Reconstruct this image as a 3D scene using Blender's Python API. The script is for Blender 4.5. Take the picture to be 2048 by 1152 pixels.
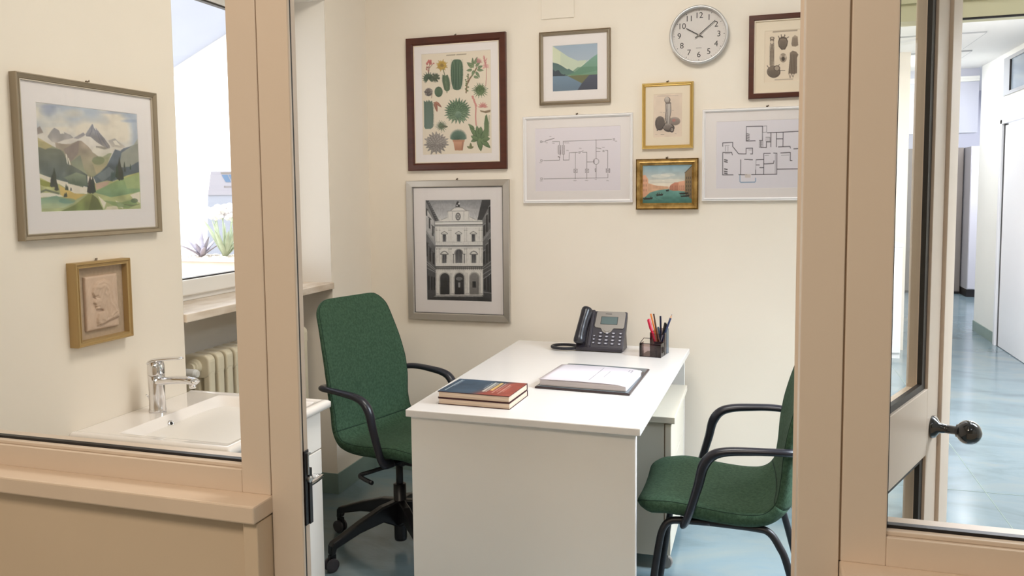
import bpy, bmesh, math, random
import numpy as np
from mathutils import Vector, Matrix
random.seed(4)
rng = np.random.RandomState(7)
for o in list(bpy.data.objects):
    bpy.data.objects.remove(o)
scene = bpy.context.scene
col = scene.collection
PI = math.pi

# ------------------------------------------------------------------ camera
H = 1.444
cd = bpy.data.cameras.new('camera')
cam = bpy.data.objects.new('camera', cd)
col.objects.link(cam)
cr = Vector((0.95100621, 0.30893059, -0.01220942))
cu = Vector((-0.01306111, 0.07959986, 0.99674133))
cf = Vector((-0.30889576, 0.94774773, -0.07973494))
m = Matrix.Identity(4)
for i in range(3):
    m[i][0], m[i][1], m[i][2] = cr[i], cu[i], -cf[i]
m[0][3], m[1][3], m[2][3] = 0, 0, H
cam.matrix_world = m
cd.sensor_width = 36
cd.lens = 1675.39 / 2048 * 36
cd.shift_x = (1024 - 976.42) / 2048
cd.shift_y = (519.675 - 576) / 2048
cd.clip_start = 0.02
scene.camera = cam

# ------------------------------------------------------------------ world, lights, exposure
w = bpy.data.worlds.new('world')
scene.world = w
w.use_nodes = True
bg = w.node_tree.nodes['Background']
bg.inputs[0].default_value = (0.93, 0.96, 1.0, 1)
bg.inputs[1].default_value = 3.5
vs = scene.view_settings
vs.view_transform = 'Standard'
vs.look = 'None'
vs.gamma = 1
vs.use_curve_mapping = False
vs.exposure = 0.0

def area(name, loc, target, sx, sy, power, color):
    ld = bpy.data.lights.new(name, 'AREA')
    ld.shape = 'RECTANGLE'; ld.size = sx; ld.size_y = sy
    ld.energy = power; ld.color = color
    lo = bpy.data.objects.new(name, ld)
    col.objects.link(lo)
    lo.location = loc
    lo.rotation_euler = (Vector(target) - Vector(loc)).to_track_quat('-Z', 'Y').to_euler()
    return lo
area('office_ceiling_light', (-0.5, 2.35, 2.84), (-0.6, 2.7, 0), 0.7, 0.7, 24.5, (1, 0.95, 0.87))
area('window_daylight', (-5.2, 2.3, 3.6), (-2.1, 3.0, 1.5), 2.4, 2.4, 230, (0.85, 0.92, 1))
area('front_room_ceiling_light', (-0.6, -0.6, 2.8), (-0.6, 0.4, 0), 1.2, 0.6, 38, (1, 0.85, 0.69))
area('lobby_ceiling_light', (1.2, 2.9, 2.83), (1.2, 2.9, 0), 0.6, 1.2, 10, (0.9, 0.93, 1))
area('corridor_ceiling_light', (1.5, 5.6, 2.6), (1.5, 5.6, 0), 0.6, 1.6, 104, (0.92, 0.93, 1))
area('lobby_side_light', (1.85, 2.9, 2.1), (0.0, 2.95, 0.0), 0.9, 1.2, 31, (0.78, 0.89, 1)).data.spread = math.radians(60)  # added lamp for the cool light from the right, beam narrowed onto the floor
area('corridor_end_light', (1.3, 8.8, 2.6), (1.6, 8.9, 0), 0.6, 0.8, 38, (0.86, 0.92, 1))
area('far_lobby_light', (2.6, 11.2, 2.6), (2.5, 11.3, 0), 1.0, 1.0, 95, (0.95, 0.96, 1))

# ------------------------------------------------------------------ helpers
def lin(c):
    return tuple((x / 12.92 if x <= 0.04045 else ((x + 0.055) / 1.055) ** 2.4) for x in c)
def rgb(r, g, b):
    return lin((r / 255., g / 255., b / 255.))

def mat(name, c, rough=0.5, metal=0.0, var=0.0, scale=8.0, bump=0.0, bscale=200.0, coat=0.0, c2=None, stretch=None, spec=None, detail=4):
    mt = bpy.data.materials.new(name)
    mt.use_nodes = True
    nt = mt.node_tree
    b = nt.nodes['Principled BSDF']
    b.inputs['Base Color'].default_value = (*c, 1)
    b.inputs['Roughness'].default_value = rough
    b.inputs['Metallic'].default_value = metal
    if spec is not None:
        b.inputs['Specular IOR Level'].default_value = spec
    if coat:
        b.inputs['Coat Weight'].default_value = coat
        b.inputs['Coat Roughness'].default_value = 0.08
    tc = nt.nodes.new('ShaderNodeTexCoord')
    mp = nt.nodes.new('ShaderNodeMapping')
    nt.links.new(tc.outputs['Object'], mp.inputs[0])
    if stretch:
        mp.inputs['Scale'].default_value = stretch
    if var or c2:
        n = nt.nodes.new('ShaderNodeTexNoise')
        n.inputs['Scale'].default_value = scale
        n.inputs['Detail'].default_value = detail
        nt.links.new(mp.outputs[0], n.inputs['Vector'])
        r = nt.nodes.new('ShaderNodeValToRGB')
        if c2 is None:
            a = tuple(x * (1 - var) for x in c); d = tuple(min(1, x * (1 + var)) for x in c)
        else:
            a, d = c, c2
        r.color_ramp.elements[0].position = 0.35; r.color_ramp.elements[1].position = 0.65
        r.color_ramp.elements[0].color = (*a, 1); r.color_ramp.elements[1].color = (*d, 1)
        nt.links.new(n.outputs['Fac'], r.inputs[0])
        nt.links.new(r.outputs[0], b.inputs['Base Color'])
    if bump:
        n2 = nt.nodes.new('ShaderNodeTexNoise')
        n2.inputs['Scale'].default_value = bscale
        n2.inputs['Detail'].default_value = 3
        nt.links.new(mp.outputs[0], n2.inputs['Vector'])
        bp = nt.nodes.new('ShaderNodeBump')
        bp.inputs['Strength'].default_value = bump
        bp.inputs['Distance'].default_value = 0.002
        nt.links.new(n2.outputs['Fac'], bp.inputs['Height'])
        nt.links.new(bp.outputs[0], b.inputs['Normal'])
    return mt

def glassmat(name, tint=(1, 1, 1), refl=1.0, rough=0.0):
    mt = bpy.data.materials.new(name); mt.use_nodes = True
    nt = mt.node_tree; nt.nodes.clear()
    out = nt.nodes.new('ShaderNodeOutputMaterial')
    tr = nt.nodes.new('ShaderNodeBsdfTransparent'); tr.inputs[0].default_value = (*tint, 1)
    gl = nt.nodes.new('ShaderNodeBsdfGlossy'); gl.inputs['Roughness'].default_value = rough
    fr = nt.nodes.new('ShaderNodeFresnel'); fr.inputs[0].default_value = 1.45
    mu = nt.nodes.new('ShaderNodeMath'); mu.operation = 'MULTIPLY'; mu.inputs[1].default_value = refl
    mx = nt.nodes.new('ShaderNodeMixShader')
    nt.links.new(fr.outputs[0], mu.inputs[0]); nt.links.new(mu.outputs[0], mx.inputs[0])
    nt.links.new(tr.outputs[0], mx.inputs[1]); nt.links.new(gl.outputs[0], mx.inputs[2])
    nt.links.new(mx.outputs[0], out.inputs[0])
    return mt

def printmat(name, rough=0.55):
    mt = bpy.data.materials.new(name); mt.use_nodes = True
    nt = mt.node_tree; b = nt.nodes['Principled BSDF']
    a = nt.nodes.new('ShaderNodeAttribute'); a.attribute_name = 'ink'
    nt.links.new(a.outputs['Color'], b.inputs['Base Color'])
    b.inputs['Roughness'].default_value = rough
    return mt

M = {}
M['wall'] = mat('cream_wall_paint', rgb(240, 230, 215), 0.55, var=0.012, scale=3, bump=0.06, bscale=90)
M['wall_cool'] = mat('off_white_wall_paint', rgb(240, 240, 236), 0.5, var=0.01, scale=3, bump=0.05, bscale=90)
M['lavender'] = mat('pale_grey_lavender_paint', rgb(198, 200, 214), 0.55, var=0.01, scale=3)
M['ceiling'] = mat('white_ceiling_paint', rgb(240, 240, 240), 0.7, var=0.01, scale=2)
M['reveal'] = mat('white_reveal_paint', rgb(226, 220, 210), 0.5, var=0.01, scale=3)
M['frame_paint'] = mat('cream_lacquer', rgb(218, 200, 182), 0.4, var=0.01, scale=2, bump=0.05, bscale=20)
M['groove'] = mat('joint_shadow_gap', rgb(120, 96, 72), 0.7)
M['ledge'] = mat('cream_gloss_paint', rgb(222, 201, 180), 0.35, var=0.02, scale=5, bump=0.15, bscale=25)
M['low_wall'] = mat('cream_painted_panel', rgb(214, 192, 166), 0.42, var=0.025, scale=3, bump=0.1, bscale=12)
M['gasket'] = mat('black_rubber', rgb(20, 16, 18), 0.45)
M['glass'] = glassmat('clear_glass', (0.985, 0.99, 0.985), 0.8)
M['leaf_glass'] = glassmat('door_glass', (0.955, 0.97, 0.94), 0.45)
M['pic_glass'] = glassmat('picture_glass', (0.99, 0.99, 0.99), 0.55)
M['lino'] = None
M['skirt'] = mat('blue_green_vinyl_skirting', rgb(128, 148, 140), 0.4, var=0.05, scale=10)
M['white_lam'] = mat('white_laminate', rgb(238, 232, 224), 0.3, var=0.006, scale=3)
M['desk_top'] = mat('white_desk_laminate', rgb(228, 223, 219), 0.22, var=0.006, scale=5)
M['pedestal'] = mat('white_pedestal_laminate', rgb(212, 203, 186), 0.35, var=0.006, scale=3)
M['ceramic'] = mat('white_ceramic', rgb(243, 236, 230), 0.08, coat=0.5)
M['chrome'] = mat('chrome', (0.8, 0.8, 0.82), 0.08, 1.0)
M['dark'] = mat('dark_hole', (0.01, 0.01, 0.01), 0.6)
M['black_metal'] = mat('black_powder_coat', rgb(26, 25, 30), 0.42, var=0.1, scale=40, bump=0.1, bscale=500)
M['black_plastic'] = mat('black_plastic', rgb(24, 24, 28), 0.36)
M['arm'] = mat('black_armrest_plastic', rgb(32, 33, 42), 0.30)
M['caster'] = mat('grey_caster_tread', rgb(70, 68, 74), 0.45)
M['fabric'] = mat('green_wool_fabric', rgb(42, 70, 50), 0.95, c2=rgb(60, 88, 66), scale=110, bump=0.9, bscale=420, detail=12)
M['seam'] = mat('dark_green_seam', rgb(20, 46, 34), 0.9)
M['marble'] = mat('beige_pink_marble', rgb(205, 186, 164), 0.25, c2=rgb(232, 218, 202), scale=7, stretch=(3, 1, 3), detail=8)
M['radiator'] = mat('ivory_radiator_enamel', rgb(228, 217, 190), 0.3)
M['upvc'] = mat('white_window_profile', rgb(246, 244, 240), 0.25)
M['mahogany'] = mat('dark_red_brown_wood', rgb(72, 31, 17), 0.33, c2=rgb(84, 38, 21), scale=10, stretch=(1, 1, 4), detail=6)
M['champagne'] = mat('champagne_metal_frame', rgb(176, 162, 142), 0.36, 0.75)
M['steel'] = mat('brushed_steel_frame', rgb(190, 184, 176), 0.34, 0.85, bump=0.15, bscale=60)
M['silver'] = mat('white_silver_frame', rgb(240, 236, 234), 0.4, 0.0)
M['pewter'] = mat('grey_champagne_frame', rgb(150, 136, 114), 0.42, 0.2)
M['pewter_edge'] = mat('pale_champagne_frame_edge', rgb(208, 198, 180), 0.4, 0.3)
M['gold'] = mat('polished_gold_frame', rgb(206, 174, 104), 0.34, 0.65)
M['antique_gold'] = mat('antique_gold_frame', rgb(150, 116, 58), 0.42, 0.55, c2=rgb(196, 160, 96), scale=30, bump=0.4, bscale=120)
M['dull_gold'] = mat('dull_gold_frame', rgb(174, 144, 92), 0.42, 0.3)
M['mount'] = mat('white_mount_board', rgb(248, 242, 240), 0.75)
M['mount_warm'] = mat('cream_mount_board', rgb(246, 233, 212), 0.75)
M['linen'] = mat('taupe_backing_cloth', rgb(178, 156, 132), 0.85, var=0.05, scale=120)
M['terracotta'] = mat('pale_terracotta', rgb(198, 172, 150), 0.65, var=0.06, scale=18, bump=0.3, bscale=60)
M['print'] = printmat('printed_paper')
M['clock_rim'] = mat('brushed_silver_rim', rgb(206, 204, 202), 0.3, 0.6)
M['clock_face'] = mat('white_dial', rgb(238, 232, 228), 0.6)
M['ink'] = mat('black_ink', rgb(24, 20, 24), 0.5)
M['hook'] = mat('steel_hook', rgb(110, 96, 80), 0.4, 0.7)
M['pages'] = mat('book_pages', rgb(226, 204, 182), 0.8, var=0.14, scale=3, stretch=(1, 1, 260), detail=2)
M['pages_white'] = mat('agenda_pages', rgb(214, 206, 206), 0.8, var=0.16, scale=3, stretch=(1, 1, 320), detail=2)
M['paper'] = mat('white_paper', rgb(222, 215, 222), 0.7)
M['book_cloth'] = mat('maroon_book_boards', rgb(62, 24, 28), 0.4)
M['agenda_cover'] = mat('dark_leatherette', rgb(48, 34, 38), 0.3, coat=0.25)
M['agenda_in'] = mat('slate_grey_lining', rgb(92, 104, 112), 0.28, var=0.05, scale=20, coat=0.3)
M['ph_body'] = mat('charcoal_phone_plastic', rgb(50, 46, 54), 0.38)
M['ph_hand'] = mat('black_handset_plastic', rgb(34, 34, 42), 0.28)
M['ph_silver'] = mat('silver_phone_panel', rgb(146, 140, 134), 0.35, 0.35)
M['ph_screen'] = mat('lcd_screen', rgb(96, 112, 112), 0.15, coat=0.4)
M['ph_key'] = mat('grey_key', rgb(74, 72, 84), 0.4)
M['ph_key_print'] = mat('key_legend', rgb(186, 184, 192), 0.4)
M['smoke'] = glassmat('smoked_acrylic', (0.74, 0.66, 0.66), 1.2)
M['smoke_edge'] = mat('dark_acrylic_edge', rgb(34, 22, 26), 0.15)
M['blue_tint'] = mat('blue_grey_acrylic', rgb(70, 92, 110), 0.2)
M['red_pen'] = mat('red_pen_plastic', rgb(206, 26, 66), 0.3)
M['orange_pencil'] = mat('orange_pencil_lacquer', rgb(224, 128, 58), 0.35)
M['brown_pencil'] = mat('brown_pencil_lacquer', rgb(84, 50, 32), 0.35)
M['navy_pen'] = mat('navy_pen_plastic', rgb(24, 26, 58), 0.3)
M['blue_pencil'] = mat('blue_pencil_lacquer', rgb(40, 52, 92), 0.3)
M['clear_pen'] = mat('clear_pen_barrel', rgb(170, 176, 192), 0.2)
M['wood_tip'] = mat('bare_pencil_wood', rgb(206, 160, 126), 0.7)
M['knob'] = mat('black_glossy_bakelite', (0.006, 0.006, 0.008), 0.07, coat=1.0)
M['strike'] = mat('black_strike_plate', rgb(22, 16, 18), 0.35, 0.3)
M['zinc'] = mat('zinc_screw', rgb(190, 190, 190), 0.3, 0.9)
M['corr_door'] = mat('white_corridor_door', rgb(240, 241, 246), 0.3, var=0.01, scale=3)
M['grey_metal'] = mat('grey_transom_frame', rgb(176, 178, 182), 0.4)
M['transom_glass'] = mat('frosted_transom_glass', rgb(150, 162, 174), 0.15)
M['dark_unit'] = mat('taupe_cupboard_laminate', rgb(120, 112, 106), 0.4, var=0.04, scale=5)
M['light_unit'] = mat('light_grey_cupboard_laminate', rgb(196, 194, 200), 0.4)
M['greenish'] = mat('pale_olive_cream_lacquer', rgb(206, 200, 164), 0.35, var=0.01, scale=3)
M['plant_green'] = mat('pale_green_leaf', rgb(168, 180, 152), 0.5, var=0.2, scale=9)
M['plant_purple'] = mat('mauve_leaf', rgb(160, 154, 168), 0.5, var=0.2, scale=9)
M['petal'] = mat('white_petal', rgb(245, 240, 240), 0.7)
M['pink_petal'] = mat('pink_petal', rgb(222, 200, 206), 0.7)
M['ext_white'] = mat('white_render', rgb(235, 232, 228), 0.8, var=0.02, scale=2)
M['ext_grey'] = mat('blue_grey_board', rgb(146, 150, 162), 0.7)
M['ext_lilac'] = mat('lilac_grey_panel', rgb(150, 147, 155), 0.7)
M['blue_stripe'] = mat('blue_stripe', rgb(84, 110, 140), 0.6)
M['awning'] = mat('pale_blue_awning_canvas', rgb(206, 214, 236), 0.8, var=0.02, scale=4)
M['planter'] = mat('pale_timber_planter', rgb(208, 192, 176), 0.7, var=0.06, scale=8)
M['soil'] = mat('white_gravel', rgb(225, 220, 214), 0.9, var=0.1, scale=60)
M['paving'] = mat('pale_paving', rgb(214, 208, 200), 0.8, var=0.04, scale=4)

def lino():
    mt = bpy.data.materials.new('green_blue_linoleum'); mt.use_nodes = True
    nt = mt.node_tree; b = nt.nodes['Principled BSDF']
    tc = nt.nodes.new('ShaderNodeTexCoord')
    mp = nt.nodes.new('ShaderNodeMapping'); mp.inputs['Scale'].default_value = (1, 1.8, 1); mp.inputs['Rotation'].default_value = (0, 0, 0.7)
    nt.links.new(tc.outputs['Object'], mp.inputs[0])
    n = nt.nodes.new('ShaderNodeTexNoise'); n.inputs['Scale'].default_value = 1.6; n.inputs['Detail'].default_value = 7; n.inputs['Roughness'].default_value = 0.6
    n.inputs['Distortion'].default_value = 0.8
    nt.links.new(mp.outputs[0], n.inputs['Vector'])
    r = nt.nodes.new('ShaderNodeValToRGB')
    r.color_ramp.elements[0].position = 0.3; r.color_ramp.elements[0].color = (*rgb(98, 116, 122), 1)
    r.color_ramp.elements[1].position = 0.75; r.color_ramp.elements[1].color = (*rgb(138, 146, 142), 1)
    e = r.color_ramp.elements.new(0.5); e.color = (*rgb(118, 138, 146), 1)
    nt.links.new(n.outputs['Fac'], r.inputs[0]); nt.links.new(r.outputs[0], b.inputs['Base Color'])
    b.inputs['Roughness'].default_value = 0.16
    n3 = nt.nodes.new('ShaderNodeTexNoise'); n3.inputs['Scale'].default_value = 4; n3.inputs['Detail'].default_value = 3
    nt.links.new(tc.outputs['Object'], n3.inputs['Vector'])
    mr = nt.nodes.new('ShaderNodeMapRange'); mr.inputs['To Min'].default_value = 0.1; mr.inputs['To Max'].default_value = 0.24
    nt.links.new(n3.outputs['Fac'], mr.inputs[0]); nt.links.new(mr.outputs[0], b.inputs['Roughness'])
    bp = nt.nodes.new('ShaderNodeBump'); bp.inputs['Strength'].default_value = 0.08; bp.inputs['Distance'].default_value = 0.01
    nt.links.new(n3.outputs['Fac'], bp.inputs['Height']); nt.links.new(bp.outputs[0], b.inputs['Normal'])
    return mt
M['lino'] = lino()

# ---- objects
def link(name, me, mt, parent=None, loc=(0, 0, 0), rot=None, smooth=False, bevel=0, seg=2):
    o = bpy.data.objects.new(name, me)
    col.objects.link(o)
    if mt is not None and not me.materials:
        me.materials.append(M[mt] if isinstance(mt, str) else mt)
    if parent is not None:
        o.parent = parent
    o.location = loc
    if rot is not None: o.rotation_euler = rot
    if smooth:
        for p in me.polygons: p.use_smooth = True
    if bevel:
        md = o.modifiers.new('bevel', 'BEVEL'); md.width = bevel; md.segments = seg; md.limit_method = 'ANGLE'; md.angle_limit = 0.7
    return o

def mesh(verts, faces, name='m'):
    me = bpy.data.meshes.new(name)
    me.from_pydata([tuple(v) for v in verts], [], faces)
    me.update()
    return me

class MB:
    def __init__(s): s.v = []; s.f = []
    def add(s, v, f):
        b = len(s.v); s.v += [tuple(x) for x in v]; s.f += [tuple(i + b for i in q) for q in f]; return s
    def box(s, x0, x1, y0, y1, z0, z1):
        v = [(x0, y0, z0), (x1, y0, z0), (x1, y1, z0), (x0, y1, z0), (x0, y0, z1), (x1, y0, z1), (x1, y1, z1), (x0, y1, z1)]
        return s.add(v, [(0, 3, 2, 1), (4, 5, 6, 7), (0, 1, 5, 4), (1, 2, 6, 5), (2, 3, 7, 6), (3, 0, 4, 7)])
    def tube(s, pts, r, n=12, flat=1.0, up=None):
        pts = [Vector(p) for p in pts]; rings = []
        prev = None
        for i, p in enumerate(pts):
            t = (pts[min(i + 1, len(pts) - 1)] - pts[max(i - 1, 0)]).normalized()
            if prev is None:
                a = Vector(up) if up else (Vector((0, 0, 1)) if abs(t.z) < 0.9 else Vector((1, 0, 0)))
            else: a = prev
            a = (a - t * a.dot(t)).normalized(); prev = a
            b = t.cross(a)
            rr = r[i] if isinstance(r, (list, tuple)) else r
            fl = flat[i] if isinstance(flat, (list, tuple)) else flat
            rings.append([p + a * (math.cos(k * 2 * PI / n) * rr * fl) + b * (math.sin(k * 2 * PI / n) * rr) for k in range(n)])
        v = [q for rg in rings for q in rg]; f = []
        for i in range(len(pts) - 1):
            for k in range(n):
                f.append((i * n + k, i * n + (k + 1) % n, (i + 1) * n + (k + 1) % n, (i + 1) * n + k))
        f.append(tuple(range(n))[::-1]); f.append(tuple((len(pts) - 1) * n + k for k in range(n)))
        return s.add(v, f)
    def lathe(s, prof, n=32, ctr=(0, 0, 0), axis='z', cap=True):
        v = []; f = []
        for (r, h) in prof:
            for k in range(n):
                a = 2 * PI * k / n; c, d = r * math.cos(a), r * math.sin(a)
                p = {'z': (c, d, h), 'y': (c, h, d), 'x': (h, c, d)}[axis]
                v.append((p[0] + ctr[0], p[1] + ctr[1], p[2] + ctr[2]))
        for i in range(len(prof) - 1):
            for k in range(n):
                f.append((i * n + k, i * n + (k + 1) % n, (i + 1) * n + (k + 1) % n, (i + 1) * n + k))
        if cap:
            f.append(tuple(range(n))[::-1]); f.append(tuple((len(prof) - 1) * n + k for k in range(n)))
        return s.add(v, f)
    def prism(s, poly, d0, d1, axis='y'):
        n = len(poly); v = []
        for d in (d0, d1):
            for (a, b) in poly:
                v.append({'y': (a, d, b), 'x': (d, a, b), 'z': (a, b, d)}[axis])
        f = [tuple(range(n))[::-1], tuple(range(n, 2 * n))]
        for k in range(n): f.append((k, (k + 1) % n, n + (k + 1) % n, n + k))
        return s.add(v, f)
    def mesh(s, fix=True):
        me = mesh(s.v, s.f)
        if fix:
            bm = bmesh.new(); bm.from_mesh(me); bmesh.ops.recalc_face_normals(bm, faces=bm.faces); bm.to_mesh(me); bm.free()
        return me
    def build(s, name, mt, parent=None, **k):
        return link(name, s.mesh(), mt, parent, **k)

def tag(o, label=None, cat=None, group=None, kind=None):
    if label: o['label'] = label
    if cat: o['category'] = cat
    if group: o['group'] = group
    if kind: o['kind'] = kind
    return o
def thing(name, label, cat, loc=(0, 0, 0), rz=0.0, group=None):
    o = bpy.data.objects.new(name, None); col.objects.link(o)
    o.location = loc; o.rotation_euler = (0, 0, rz); o.empty_display_size = 0.1
    return tag(o, label, cat, group)
def struct(name, boxes, mt, bevel=0, parent=None, label=None):
    mb = MB()
    for b in boxes: mb.box(*b)
    o = mb.build(name, mt, parent, bevel=bevel)
    if parent is None: o['kind'] = 'structure'
    if label: o['label'] = label
    return o
def smooth_path(pts, n=8):
    """Catmull-Rom through points"""
    P = [Vector(p) for p in pts]; P = [P[0] * 2 - P[1]] + P + [P[-1] * 2 - P[-2]]
    out = []
    for i in range(1, len(P) - 2):
        for k in range(n):
            t = k / n; a, b, c, d = P[i - 1], P[i], P[i + 1], P[i + 2]
            out.append(0.5 * ((2 * b) + (c - a) * t + (2 * a - 5 * b + 4 * c - d) * t * t + (3 * b - a - 3 * c + d) * t ** 3))
    out.append(P[-2]); return out
def text_mesh(s, size, name='t'):
    cu_ = bpy.data.curves.new(name, 'FONT'); cu_.body = s; cu_.size = size; cu_.align_x = 'CENTER'; cu_.align_y = 'CENTER'
    cu_.resolution_u = 4
    o = bpy.data.objects.new(name, cu_); col.objects.link(o)
    me = bpy.data.meshes.new_from_object(o)
    bpy.data.objects.remove(o); bpy.data.curves.remove(cu_)
    return me

# ================================================================== THE SETTING
XL, YB = -1.93, 3.95
NY0, NY1, NZ1 = 2.45, 3.53, 2.342         # window niche
XW = -2.17                                # window plane
CH = 2.9
# floors
struct('floor', [(-2.3, 2.2, -3.0, 13.2, -0.12, 0.0), (2.2, 4.2, 9.5, 13.2, -0.12, 0.0)], 'lino')
seam = MB(); seam.box(1.028, 1.032, 1.5, 9.0, 0.0, 0.0008); seam.box(0.2, 2.05, 4.4, 4.404, 0.0, 0.0008)
tag(seam.build('trim_1', 'skirt'), kind='structure')
struct('ceiling', [(-2.3, 2.2, -3.0, YB + 0.15, CH, CH + 0.12)], 'ceiling')
struct('ceiling_corridor', [(0.2, 2.2, YB + 0.15, 9.75, 2.63, 2.75)], 'ceiling')
struct('ceiling_far', [(0.2, 4.2, 9.75, 13.2, 2.75, 2.85)], 'ceiling')
# recessed ceiling panels in the corridor
for (x0, x1, y0, y1) in ((1.1, 1.72, 8.35, 8.75), (0.9, 1.62, 7.4, 8.2)):
    t = thing('ceiling_panel', 'pale square access panel set in the corridor ceiling, %s' % ('the far small one' if y0 > 8.3 else 'the nearer large one'), 'ceiling panel', ((x0 + x1) / 2, (y0 + y1) / 2, 2.618))
    hx, hy = (x1 - x0) / 2, (y1 - y0) / 2
    MB().box(-hx, hx, -hy, hy, 0, 0.012).build('panel', 'ceiling', t)
    e = MB(); e.box(-hx - .008, hx + .008, -hy - .008, -hy, .002, .012); e.box(-hx - .008, hx + .008, hy, hy + .008, .002, .012)
    e.box(-hx - .008, -hx, -hy, hy, .002, .012); e.box(hx, hx + .008, -hy, hy, .002, .012)
    e.build('joint', 'grey_metal', t)
# left wall
struct('wall_left', [
    (XL - 0.4, XL, -3.0, NY0, 0, CH), (XL - 0.4, XL, NY1, YB + 0.15, 0, CH),
    (XL - 0.4, XL, NY0, NY1, NZ1, CH), (XL - 0.4, XW - 0.03, NY0, NY1, 0, 1.0)], 'wall')
# reveal faces have their own tone, less yellow than the wall
struct('trim_2', [(XW, XL - 0.002, NY1 - 0.004, NY1, 1.03, NZ1), (XW, XL - 0.002, NY0, NY0 + 0.004, 1.03, NZ1), (XW, XL - 0.002, NY0, NY1, NZ1 - 0.004, NZ1)], 'reveal')
struct('wall_back', [(XL - 0.4, 0.5, YB, YB + 0.15, 0, CH)], 'wall')
# closure above the glazed screen next to the back wall
struct('wall_back_upper', [(0.5, 2.06, YB, YB + 0.15, 2.30, CH)], 'greenish')
struct('wall_right', [(2.06, 2.2, -3.0, 7.0, 0, CH),
                      (2.06, 2.2, 8.66, 9.5, 0, CH), (2.06, 2.2, 7.0, 8.66, 2.58, CH), (2.06, 2.2, 7.0, 7.15, 0, 2.58), (2.06, 2.2, 7.15, 8.66, 2.04, 2.25)], 'wall_cool')
struct('wall_front', [(-2.3, 2.2, -3.15, -3.0, 0, CH)], 'wall')
struct('wall_far', [(0.2, 4.2, 13.05, 13.2, 0, CH), (4.05, 4.2, 9.5, 13.05, 0, CH), (2.2, 4.2, 9.4, 9.5, 0, CH)], 'lavender')
# lintel at the end of the corridor
struct('wall_lintel', [(1.2, 2.06, 9.6, 9.75, 1.99, 2.75)], 'lavender')
struct('trim_3', [(1.2, 2.06, 9.575, 9.6, 2.525, 2.55), (1.2, 2.06, 9.585, 9.6, 2.50, 2.525)], 'wall_cool')
struct('wall_corridor_end', [(0.35, 1.22, 8.16, 9.75, 0, 2.75)], 'wall')
struct('wall_corridor_left', [(0.2, 0.35, YB + .15, 9.75, 0, 2.75)], 'wall')
struct('wall_far_left', [(0.2, 0.35, 9.75, 13.2, 0, 2.85)], 'wall')
# skirtings
struct('baseboard_back', [(XL, 0.5, YB - 0.006, YB, 0, 0.1)], 'skirt')
struct('baseboard_left', [(XL, XL + 0.006, NY1, YB, 0, 0.1), (XW + .1, XL + 0.006, NY1 - 0.006, NY1, 0, 0.1), (XL, XL + .006, 1.4, NY0, 0, .1)], 'skirt')
struct('baseboard_corridor', [(2.052, 2.06, 8.66, 9.5, 0, 0.1), (2.052, 2.2, 9.5, 9.506, 0, 0.1)], 'skirt')
struct('trim_4', [(XL, 0.5, YB - 0.008, YB, 0.1, 0.103)], 'wall')

# --- the greenish glazed screen in line with the back wall (door frame over the corridor)
struct('door_2', [(0.633, 0.685, YB - 0.02, YB + 0.1, 0, 2.135), (0.5, 2.06, YB - 0.02, YB + 0.1, 2.135, 2.30), (0.5, 2.06, YB - 0.035, YB - .02, 2.205, 2.30), (2.0, 2.06, YB - .02, YB + .1, 0, 2.135)], 'greenish')
d2g = struct('head_gasket', [(0.685, 2.0, YB - 0.018, YB - 0.006, 2.127, 2.135)], 'gasket', parent=bpy.data.objects['door_2'])

# --- window
wn = thing('window_1', None, None, (XW, (NY0 + NY1) / 2, 1.03)); wn['kind'] = 'structure'
hy = (NY1 - NY0) / 2
fr = MB()
# outer frame
fr.box(-0.03, 0, -hy, hy, 0, 0.035); fr.box(-0.03, 0, -hy, hy, 1.27, 1.305); fr.box(-0.03, 0, -hy, -hy + 0.05, 0.035, 1.27); fr.box(-0.03, 0, hy - 0.05, hy, 0.035, 1.27)
fr.build('window_frame', 'upvc', wn, bevel=0.003)
sa = MB()
sa.box(-0.028, 0.014, -hy + 0.03, hy - 0.03, 0.022, 0.085); sa.box(-0.028, 0.014, -hy + .03, hy - .03, 1.212, 1.285)
sa.box(-0.028, 0.014, -hy + 0.03, -hy + 0.1, 0.085, 1.212); sa.box(-0.028, 0.014, hy - 0.1, hy - 0.03, 0.085, 1.212)
sa.build('window_sash', 'upvc', wn, bevel=0.005)
gk = MB()
gk.box(-0.02, 0.004, -hy + .1, hy - .1, 0.085, 0.090); gk.box(-0.02, 0.004, -hy + .1, hy - .1, 1.205, 1.212)
gk.box(-0.02, 0.004, -hy + .1, -hy + .105, 0.085, 1.212); gk.box(-0.02, 0.004, hy - .105, hy - .1, 0.085, 1.212)
gk.build('window_gasket', 'gasket', wn)
link('window_pane', mesh([(-0.008, -hy + .1, 0.085), (-0.008, hy - .1, 0.085), (-0.008, hy - .1, 1.212), (-0.008, -hy + .1, 1.212)], [(0, 1, 2, 3)]), 'glass', wn)
sl = MB(); sl.box(XW - 0.01, XL + 0.012, NY0 + .002, NY1 - .002, 1.0, 1.03)
tag(sl.build('window_sill', 'marble', bevel=0.003), 'beige pink marble window sill above the radiator', 'window sill')
bpy.data.objects['window_sill']['kind'] = 'structure'

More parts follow.
